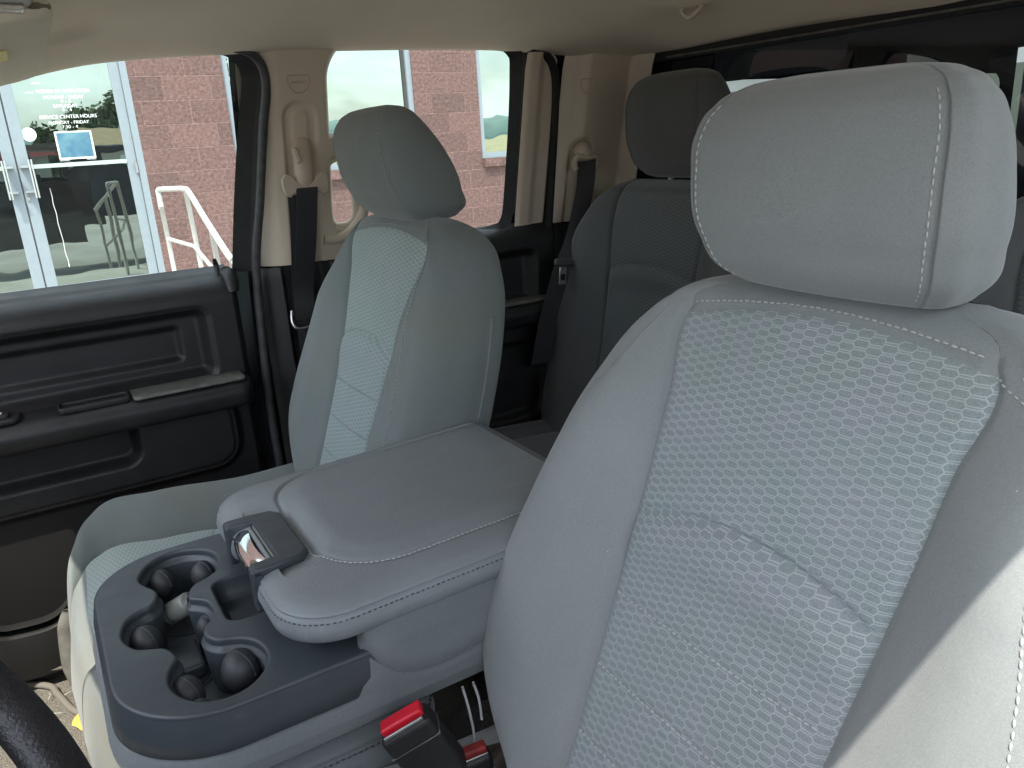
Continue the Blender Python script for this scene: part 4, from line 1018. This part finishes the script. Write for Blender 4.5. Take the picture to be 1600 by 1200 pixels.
o = merge('hook_base', [ell((-.372, .672, 1.284), (.030, .016, .010))], BEIGE_D); par(o, hk)
o = tube('hook_arm', cr([(-.36, .668, 1.284), (-.362, .655, 1.268), (-.382, .652, 1.258), (-.402, .654, 1.268), (-.405, .654, 1.277)], 6), .0042, BEIGE_D, None, n=10); par(o, hk)

# ---- driver side shell (keeps light and shade right)
ds = thing('driver_side_pillar', 'beige pillar and black rear door on the driver side of the cab', 'pillar trim', (.78, 0, .30))
Y, Z = np.meshgrid(np.linspace(-.09, .08, 30), np.linspace(.12, 1.24, 60), indexing='ij')
o = grid('pillar', np.stack([-XS(Z), Y, Z], -1), BEIGE, None); par(o, ds)
Y, Z = np.meshgrid(np.linspace(.08, .80, 30), np.linspace(.12, .86, 60), indexing='ij')
o = grid('rear_door', np.stack([-XS(Z)-.02, Y, Z], -1), BLACKP, None); par(o, ds)
Y, Z = np.meshgrid(np.linspace(-1.2, -.09, 30), np.linspace(.12, .82, 40), indexing='ij')
o = grid('driver_door', np.stack([-XS(Z)-.01, Y, Z], -1), BLACKP, None); par(o, ds)  # unseen door, added shut to hold back low light from this side
Y, Z = np.meshgrid(np.linspace(.60, .80, 20), np.linspace(.86, 1.24, 40), indexing='ij')
o = grid('rear_pillar', np.stack([-XS(Z), Y, Z], -1), BEIGE, None); par(o, ds)
for sg in (-1, 1):
    ap = thing('windscreen_pillar', 'beige slanting pillar at the %s side of the windscreen' % ('passenger' if sg < 0 else 'driver'), 'pillar trim', (sg*.72, -.58, 1.15))
    o = tube('pillar_trim', [(sg*.715, -.52, 1.20), (sg*.725, -.74, 1.10), (sg*.745, -1.0, .97), (sg*.77, -1.35, .80)], .045, BEIGE, None, n=12); par(o, ap)
# dashboard and windscreen surround, ahead of the camera
db = thing('dashboard', 'dark dashboard below the windscreen', 'dashboard', (0, -1.0, .6))
Xg, Tg = np.meshgrid(np.linspace(-.80, .80, 40), np.linspace(0, 1, 30), indexing='ij')
o = grid('dash_top', np.stack([Xg, -1.45+Tg*.50, .80+.06*np.sin(Tg*math.pi)-.45*ss(.8, 1, Tg)], -1), BLACKP, None); par(o, db)

# ================================================================ OUTSIDE
ASPH = mat('asphalt', (.045, .045, .045), .9, noise=.35, nscale=3, bump=.6, bscale=60, bdist=.01)
gr = raw('ground', [(-300, -300, -.62), (300, -300, -.62), (300, 300, -.62), (-300, 300, -.62)], [(0, 1, 2, 3)], mat('parking_ground', (.30, .29, .27), .9, noise=.25, nscale=.6, bump=.4, bscale=30, bdist=.01)); struct(gr)
bd = thing('storefront_building', 'red split-face block building with blue-grey aluminium glass doors and mirrored windows', 'building', (-7.048, -.640, 0))
bd.rotation_euler = (0, 0, R(91.23))
def brickmat():
    m = bpy.data.materials.new('split_face_block'); m.use_nodes = True; n = m.node_tree; L = n.links; b = n.nodes['Principled BSDF']
    b.inputs['Roughness'].default_value = .9; b.inputs['Specular IOR Level'].default_value = .2
    t = n.nodes.new('ShaderNodeTexCoord'); mpn = n.nodes.new('ShaderNodeMapping')
    mpn.inputs['Rotation'].default_value = (R(-90), 0, 0)
    sepx = n.nodes.new('ShaderNodeSeparateXYZ'); L.new(t.outputs['Object'], sepx.inputs[0]); cmb = n.nodes.new('ShaderNodeCombineXYZ')
    zo = n.nodes.new('ShaderNodeMath'); zo.operation = 'ADD'; zo.inputs[1].default_value = -1.745+.2032*20; L.new(sepx.outputs[2], zo.inputs[0])
    xo = n.nodes.new('ShaderNodeMath'); xo.operation = 'ADD'; xo.inputs[1].default_value = .17; L.new(sepx.outputs[0], xo.inputs[0])
    L.new(xo.outputs[0], cmb.inputs[0]); L.new(zo.outputs[0], cmb.inputs[1])
    br = n.nodes.new('ShaderNodeTexBrick'); br.inputs['Scale'].default_value = 1; br.inputs['Brick Width'].default_value = .4064; br.inputs['Row Height'].default_value = .2032
    br.inputs['Mortar Size'].default_value = .006; br.inputs['Mortar Smooth'].default_value = .3; br.offset = .5
    br.inputs['Color1'].default_value = (.135, .085, .08, 1); br.inputs['Color2'].default_value = (.18, .11, .102, 1); br.inputs['Mortar'].default_value = (.215, .135, .125, 1)
    L.new(cmb.outputs[0], br.inputs['Vector'])
    z = n.nodes.new('ShaderNodeTexNoise'); z.inputs['Scale'].default_value = 34; z.inputs['Detail'].default_value = 9; z.inputs['Roughness'].default_value = .65; L.new(t.outputs['Object'], z.inputs['Vector'])
    r = n.nodes.new('ShaderNodeValToRGB'); r.color_ramp.elements[0].position = .35; r.color_ramp.elements[1].position = .75; r.color_ramp.elements[0].color = (.62, .60, .60, 1); r.color_ramp.elements[1].color = (1.35, 1.34, 1.3, 1)
    L.new(z.outputs['Fac'], r.inputs[0]); mu = n.nodes.new('ShaderNodeMixRGB'); mu.blend_type = 'MULTIPLY'; mu.inputs[0].default_value = 1
    L.new(br.outputs['Color'], mu.inputs[1]); L.new(r.outputs[0], mu.inputs[2]); L.new(mu.outputs[0], b.inputs['Base Color'])
    h = n.nodes.new('ShaderNodeMath'); h.operation = 'MULTIPLY_ADD'; h.inputs[1].default_value = -.6; L.new(br.outputs['Fac'], h.inputs[0]); L.new(z.outputs['Fac'], h.inputs[2])
    bpn = n.nodes.new('ShaderNodeBump'); bpn.inputs['Strength'].default_value = .8; bpn.inputs['Distance'].default_value = .014; L.new(h.outputs[0], bpn.inputs['Height']); L.new(bpn.outputs[0], b.inputs['Normal'])
    return m
BRICK = brickmat(); ALU = mat('blue_grey_aluminium', (.215, .25, .28), .4, spec=.5, noise=.04)
ALUD = mat('dark_gasket', (.05, .05, .05), .6)
def mirror(name, base, tint):
    m = bpy.data.materials.new(name); m.use_nodes = True; n = m.node_tree; n.nodes.clear(); o = n.nodes.new('ShaderNodeOutputMaterial')
    d = n.nodes.new('ShaderNodeBsdfDiffuse'); d.inputs[0].default_value = (*base, 1); g = n.nodes.new('ShaderNodeBsdfGlossy'); g.inputs[0].default_value = (*tint, 1); g.inputs['Roughness'].default_value = .0
    mi = n.nodes.new('ShaderNodeMixShader'); mi.inputs[0].default_value = .88
    t = n.nodes.new('ShaderNodeTexCoord'); z = n.nodes.new('ShaderNodeTexNoise'); z.inputs['Scale'].default_value = 1.6; n.links.new(t.outputs['Object'], z.inputs['Vector'])
    b = n.nodes.new('ShaderNodeBump'); b.inputs['Strength'].default_value = .06; b.inputs['Distance'].default_value = .05; n.links.new(z.outputs['Fac'], b.inputs['Height']); n.links.new(b.outputs[0], g.inputs['Normal'])
    n.links.new(d.outputs[0], mi.inputs[1]); n.links.new(g.outputs[0], mi.inputs[2]); n.links.new(mi.outputs[0], o.inputs[0]); return m
MIR = mirror('mirrored_glass', (.02, .03, .03), (.36, .405, .375))
MIRD = mirror('door_glass', (.015, .02, .02), (.25, .295, .275))
def lb(name, a0, a1, z0, z1, m, parent=bd, y0=0., y1=.25, bev=0):
    v, f = box_geo(((a0+a1)/2, (y0+y1)/2, (z0+z1)/2), (a1-a0, y1-y0, z1-z0)); o = raw(name, v, f, m, parent, smooth=False)
    if bev: bevel(o, bev, 2)
    return o
ZT = 4.2
for nm, a0, a1, z0, z1 in (('wall', 1.19, 1.99, -.62, ZT), ('wall', 3.90, 4.68, -.62, ZT), ('wall', 1.99, 3.90, -.62, .745), ('wall', 4.68, 6.6, -.62, .745), ('wall', 6.6, 7.4, -.62, ZT), ('wall', -9, -1.6, -.62, ZT)):
    lb(nm, a0, a1, z0, z1, BRICK)
lb('wall_top', -9, 7.4, ZT, 5.2, BRICK, y0=-.01)
lb('window_sill', 1.995, 3.895, .748, .838, BRICK, y0=-.045, y1=.2)
lb('window_sill', 4.685, 6.59, .748, .838, BRICK, y0=-.045, y1=.2)
for a0, a1 in ((1.99, 3.90), (4.68, 6.6)):
    fr = lb('window', a0, a0+.055, .84, ZT, ALU, y0=.02, y1=.10); lb('frame', a1-.055, a1, .84, ZT, ALU, fr, .02, .10)
    lb('frame', a0+.055, a1-.055, .84, .902, ALU, fr, .02, .10); lb('frame', a0+.055, a1-.055, 2.9, 2.96, ALU, fr, .02, .10)
    lb('gasket', a1-.085, a1-.055, .902, ZT, ALUD, fr, .05, .098)
    lb('pane', a0+.055, a1-.055, .902, ZT, MIR, fr, .07, .09)
# entrance: jambs, two door leaves
jb = lb('door_jamb', 1.135, 1.19, -.10, ZT, ALU, y0=.0, y1=.12)
lb('door_jamb', -.76, -.70, -.10, ZT, ALU, y0=.0, y1=.12)
lb('side_pane', -1.6, -.76, -.10, ZT, MIR, y0=.05, y1=.08)
lb('door_head', -.70, 1.135, 2.10, 2.16, ALU, y0=.0, y1=.12); lb('transom_pane', -.70, 1.135, 2.16, ZT, MIR, y0=.05, y1=.08)
lb('door_gasket', .2145, .2255, -.09, 2.095, ALUD, y0=.028, y1=.06)
lb('threshold', -.70, 1.135, -.12, -.098, STEEL, y0=-.02, y1=.12)
def leaf(a0, a1, gl, gr_, hx, sg):
    d = lb('door', a0, gl, -.09, 2.095, ALU, y0=.02, y1=.065, bev=.003)
    lb('stile', gr_, a1, -.09, 2.095, ALU, d, .02, .065, .003); lb('bottom_rail', gl, gr_, -.09, .055, ALU, d, .021, .064)
    lb('top_rail', gl, gr_, 2.0, 2.095, ALU, d, .021, .064); lb('mid_bar', gl, gr_, 1.037, 1.070, mat('pale_bar', (.36, .42, .39), .35), d, .015, .066)
    lb('glass', gl, gr_, .055, 2.0, MIRD, d, .035, .045)
    V = []
    for k in (0, .020):
        V.append(tube_geo([(hx+k, -.055, .803), (hx+k, -.055, 1.113)], .0075, 12))
    for z in (.858, 1.058): V.append(box_geo((hx-sg*.032, -.02, z), (.075, .075, .018)))
    merge('pull_handle', V, STEEL, d, smooth=False)
    return d
d1 = leaf(.226, 1.13, .312, 1.052, .305, -1 if False else 1)
d2 = leaf(-.695, .214, -.61, .128, .115, -1)
lb('lock', .245-.012, .245+.012, .785, .81, STEEL, d1, .010, .022)
for z in (.99,): lb('hinge', 1.108, 1.128, z-.045, z+.045, STEEL, d1, -.005, .02)
# writing on the right leaf
PRINT = mat('white_vinyl', (.8, .82, .8), .6)
def wtxt(body, a, z, width, h):
    cu_m = Matrix.Translation((a, .0345, z)) @ Matrix(((1, 0, 0, 0), (0, 0, -1, 0), (0, 1, 0, 0), (0, 0, 0, 1)))
    o = text(body, h*1.4, PRINT, None, Matrix.Identity(4), .0003)
    xs = [v.co.x for v in o.data.vertices]; k = width/(max(xs)-min(xs))
    o.data.transform(cu_m @ Matrix.Diagonal((k, 1, 1, 1))); o.parent = d1
for body, a, z, wd_, h_ in (('HOURS OF OPERATION', .675, 1.640, .39, .028), ('MONDAY - FRIDAY', .67, 1.5925, .30, .027), ('9 - 5', .68, 1.5575, .075, .024), ('SATURDAY', .67, 1.523, .18, .025), ('9 - 4', .675, 1.4905, .072, .022),
                      ('SERVICE CENTER HOURS', .675, 1.4375, .43, .028), ('MONDAY - FRIDAY', .67, 1.391, .30, .026), ('7:30 - 4', .67, 1.3555, .12, .024)):
    wtxt(body, a, z, wd_, h_)
RAILW = 0
lb('reflection_mark', .46, .52, 1.700, 1.707, PRINT, d1, .0335, .0345); lb('reflection_mark', .40, .46, 1.630, 1.637, PRINT, d1, .0335, .0345)
v, f = tube_geo([(.357, .0335, 1.309), (.357, .0345, 1.309)], .054, 28); raw('round_sticker', v, f, PRINT, d1, smooth=False)
pst = lb('poster', .54, .82, 1.095, 1.322, PRINT, d1, .031, .0335)
def postermat():
    m = mat('poster_print', (.015, .085, .17), .35, noise=1, nscale=9, col2=(.10, .22, .27), detail=3); return m
lb('poster_print', .553, .807, 1.110, 1.310, postermat(), pst, .0300, .0309)
for a_ in (.575, .78): lb('poster_clip', a_-.035, a_+.035, 1.083, 1.096, STEEL, pst, .025, .033)
sc_ = [(.418, .0335, .873), (.421, .0335, .80), (.416, .0335, .74), (.424, .0335, .66), (.419, .0335, .58), (.424, .0335, .5), (.428, .0335, .42), (.423, .0335, .33), (.431, .0335, .26), (.43, .0335, .20)]
tube('glass_scratch', sc_, .0022, PRINT, d1, n=6)
# landing, canopy shade strip and kerb
ld = raw('entrance_landing', *box_geo((-5.95, .2, -.37), (2.1, 3.6, .5)), mat('concrete', (.42, .41, .38), .9, noise=.12, nscale=4, bump=.3, bscale=80, bdist=.004), smooth=False); struct(ld)
sw_ = raw('pavement', *box_geo((-6.1, 3, -.55), (1.8, 26, .14)), bpy.data.materials['concrete'], smooth=False); struct(sw_)
# handrail
hr_ = thing('entrance_handrail', 'white tubular handrail sloping down from the glass doors', 'handrail', (-5.3, .5, -.62))
RAILM = mat('white_rail_paint', (.46, .45, .42), .4, noise=.1, nscale=20)
o = tube('top_rail', cr([(-5.64, .418, .70), (-5.63, .416, .834)], 2).tolist()+cr([(-5.62, .422, .842), (-5.45, .50, .845), (-5.333, .550, .842), (-5.20, .555, .82), (-4.532, .515, .660), (-3.95, .488, .515), (-3.80, .484, .49)], 6).tolist(), .019, RAILM, None, n=14); par(o, hr_)
for p0, p1 in (((-5.63, .418, .72), (-5.63, .43, -.12)), ((-5.333, .556, .83), (-5.333, .58, -.12)), ((-4.45, .518, .63), (-4.45, .53, -.62)), ((-3.85, .486, .49), (-3.85, .50, -.62))):
    o = tube('post', [p0, p1], .017, RAILM, None, n=14); par(o, hr_)
o = tube('lower_rail', [(-5.63, .42, .483), (-5.333, .548, .435), (-4.83, .571, .30), (-4.45, .53, .20), (-3.85, .50, .06)], 0.014, RAILM, None, n=14); par(o, hr_)

# ---- what the mirrored glass and the back window show
HILL = mat('far_hill', (.24, .34, .33), 1, noise=.2, nscale=.05)  # distance haze mixed into the hill colour
P = []
for a in np.linspace(-math.pi, math.pi, 200):
    r_ = 420; hh = 13+2.5*math.sin(a*3.1+1)+.8*math.sin(a*9)+.35*math.sin(a*31)+.2*math.sin(a*77)
    P.append([(r_*math.cos(a), r_*math.sin(a), -3), (r_*math.cos(a), r_*math.sin(a), hh*.6), (r_*1.15*math.cos(a), r_*1.15*math.sin(a), hh)])
hi = grid('hills', np.array(P), HILL); struct(hi)
LEAF = mat('leaf_green', (.045, .085, .02), .7, noise=.5, nscale=2); BARK = mat('bark', (.09, .07, .05), .9)
def tree(x, y, h, rad, label):
    t = thing('tree', label, 'tree', (x, y, -.62), 'trees across the parking lot')
    tube('trunk', [(0, 0, 0), (.05, 0, h*.4), (0, .1, h*.7)], [.18, .13, .05], BARK, t, n=8)
    V, F = [], []
    cl = [(rng.normal(0, rad*.42), rng.normal(0, rad*.42), h*.62+rng.normal(0, h*.15)) for _ in range(26)]
    for c in cl:
        for _ in range(130):
            p = np.array(c)+rng.normal(0, rad*.17, 3); s = rng.uniform(.08, .2); a = rng.normal(0, 1, 3); a /= np.linalg.norm(a); b = np.cross(a, rng.normal(0, 1, 3)); b /= np.linalg.norm(b)
            k = len(V); V += [p-a*s, p+b*s*.6, p+a*s, p-b*s*.6]; F.append((k, k+1, k+2, k+3))
    raw('crown', V, F, LEAF, t, smooth=False)
for args in ((34, 7.9, 5.7, 2.0, 'tallest green tree reflected in the glass door beside the hours lettering'), (37, 6.0, 4.4, 1.4, 'bushy green tree reflected left of the tallest one in the entrance door'), (36, 3.4, 3.6, 1.1, 'small dark tree reflected behind the round white sticker'), (33, 11.0, 6.6, 2.0, 'green tree reflected at the right edge of the entrance door glass'), (32, 12.6, 4.3, 1.6, 'low tree reflected at the edge of the first mirrored window'), (52, 37.5, 4.6, 2.6, 'small loose green tree reflected beside the tan field')):
    tree(*args)
ho = thing('tan_house', 'low house with tan shingle roof and white windows reflected in the door', 'house', (27, 8.6, -.62))
lb2 = lambda nm, c, s, m, p: raw(nm, *box_geo(c, s), m, p, smooth=False)
lb2('house_wall', (0, 0, 1.1), (5, 9, 2.2), mat('pale_siding', (.45, .43, .38), .8), ho)
raw('roof', [(-3, -5, 2.15), (-3, 5, 2.15), (3, 5, 2.15), (3, -5, 2.15), (0, -4.6, 3.1), (0, 4.6, 3.1)], [(0, 1, 5, 4), (1, 2, 5), (2, 3, 4, 5), (3, 0, 4), (0, 3, 2, 1)], mat('tan_shingle', (.33, .25, .16), .9, noise=.2, nscale=6), ho, smooth=False)
for y_ in (-3, -1.4, .6, 2.4): w_ = lb2('window', (-2.52, y_, 1.2), (.06, .9, 1.0), WHITE, ho); lb2('pane', (-2.56, y_, 1.2), (.04, .7, .8), MIRD, w_)
fd = raw('dry_field', [(30, 14, -.5), (30, 90, -.5), (190, 190, 1), (190, 14, 1)], [(0, 1, 2, 3)], mat('dry_grass', (.45, .40, .25), 1, noise=.2, nscale=.2)); struct(fd)
# red low roof
rr_ = thing('red_roof_shed', 'long low red-roofed shed reflected in the entrance door', 'shed', (20, -.6, -.62))
lb2('wall', (0, 0, .95), (3, 5.2, 1.9), mat('shed_wall', (.3, .3, .3), .8), rr_); lb2('roof', (0, 0, 2.0), (3.6, 5.6, .22), mat('red_roof', (.42, .05, .05), .6), rr_)

# truck bed cover seen through the back window
cv = thing('bed_cap', 'dark truck bed cap with small windows behind the back glass', 'bed cap', (0, 2, .2))
CAPM = mat('cap_liner', (.035, .04, .055), .9, noise=.3, nscale=4)
def plate(nm, fn, S, m=CAPM, n=60):
    U, V_ = np.meshgrid(np.linspace(0, 1, n), np.linspace(0, 1, n), indexing='ij'); o = clipgrid(nm, fn(U, V_), S(U, V_), m, None); par(o, cv); return o
one = lambda U, V_: np.ones_like(U)
Xs, Ys_, Zs_ = (-.84, .84), (.845, 2.75), (.30, 1.40)
plate('cap_roof', lambda U, V_: np.stack([Xs[0]+U*1.68, Ys_[0]+V_*1.85, 1.262+.03*np.sin(U*math.pi)], -1), one, n=20)
plate('bed_floor', lambda U, V_: np.stack([Xs[0]+U*1.68, Ys_[0]+V_*1.85, .25+0*U], -1), one, n=10)
for sx_ in Xs:
    plate('cap_side', lambda U, V_, sx_=sx_: np.stack([sx_+0*U, Ys_[0]+U*1.85, .25+V_*1.015], -1), lambda U, V_: sdrr(Ys_[0]+U*1.85, .25+V_*1.015, 1.05, 2.60, .96, 1.178, .04))
plate('cap_back', lambda U, V_: np.stack([Xs[0]+U*1.68, 2.75+0*U, .25+V_*1.015], -1), lambda U, V_: sdrr(Xs[0]+U*1.68, .25+V_*1.015, -.70, .70, .88, 1.135, .05))
GREY = mat('grey_liner', (.11, .11, .105), .9)
o = slab('liner_flap', rrect(-.66, -.30, 0, .10, .04, 8), [], 0, .004, GREY, None, .001); par(o, cv)
o.data.transform(Matrix.Translation((0, 1.0, 1.16)) @ Matrix.Rotation(R(90), 4, 'X'))
lv2 = slab('liner_flap', rrect(.20, .46, 0, .30, .09, 8), [], 0, .004, GREY, None, .001); par(lv2, cv)
lv2.data.transform(Matrix.Translation((0, 1.1, .98)) @ Matrix.Rotation(R(90), 4, 'X'))
# bright white building and lawn beyond, low on the horizon
wb = thing('white_warehouse', 'long low white building seen as a bright strip through the back window', 'building', (-30, 42, -.62))
lb2('wall', (0, 0, 1.75), (44, 4, 3.5), mat('white_wall', (.34, .37, .33), .7), wb)
for k_ in range(6): lb2('loading_door', (-16+k_*6, -2.03, 1.0), (3, .08, 2.0), mat('door_grey%d' % k_, (.35, .37, .36), .7), wb)
gl_ = raw('lawn', [(-120, 22, -.60), (60, 22, -.60), (60, 120, -.5), (-120, 120, -.5)], [(0, 1, 2, 3)], mat('lawn_green', (.12, .20, .04), 1, noise=.3, nscale=.4)); gl_['kind'] = 'stuff'
# clean-up: everything without a label that is top level is structure
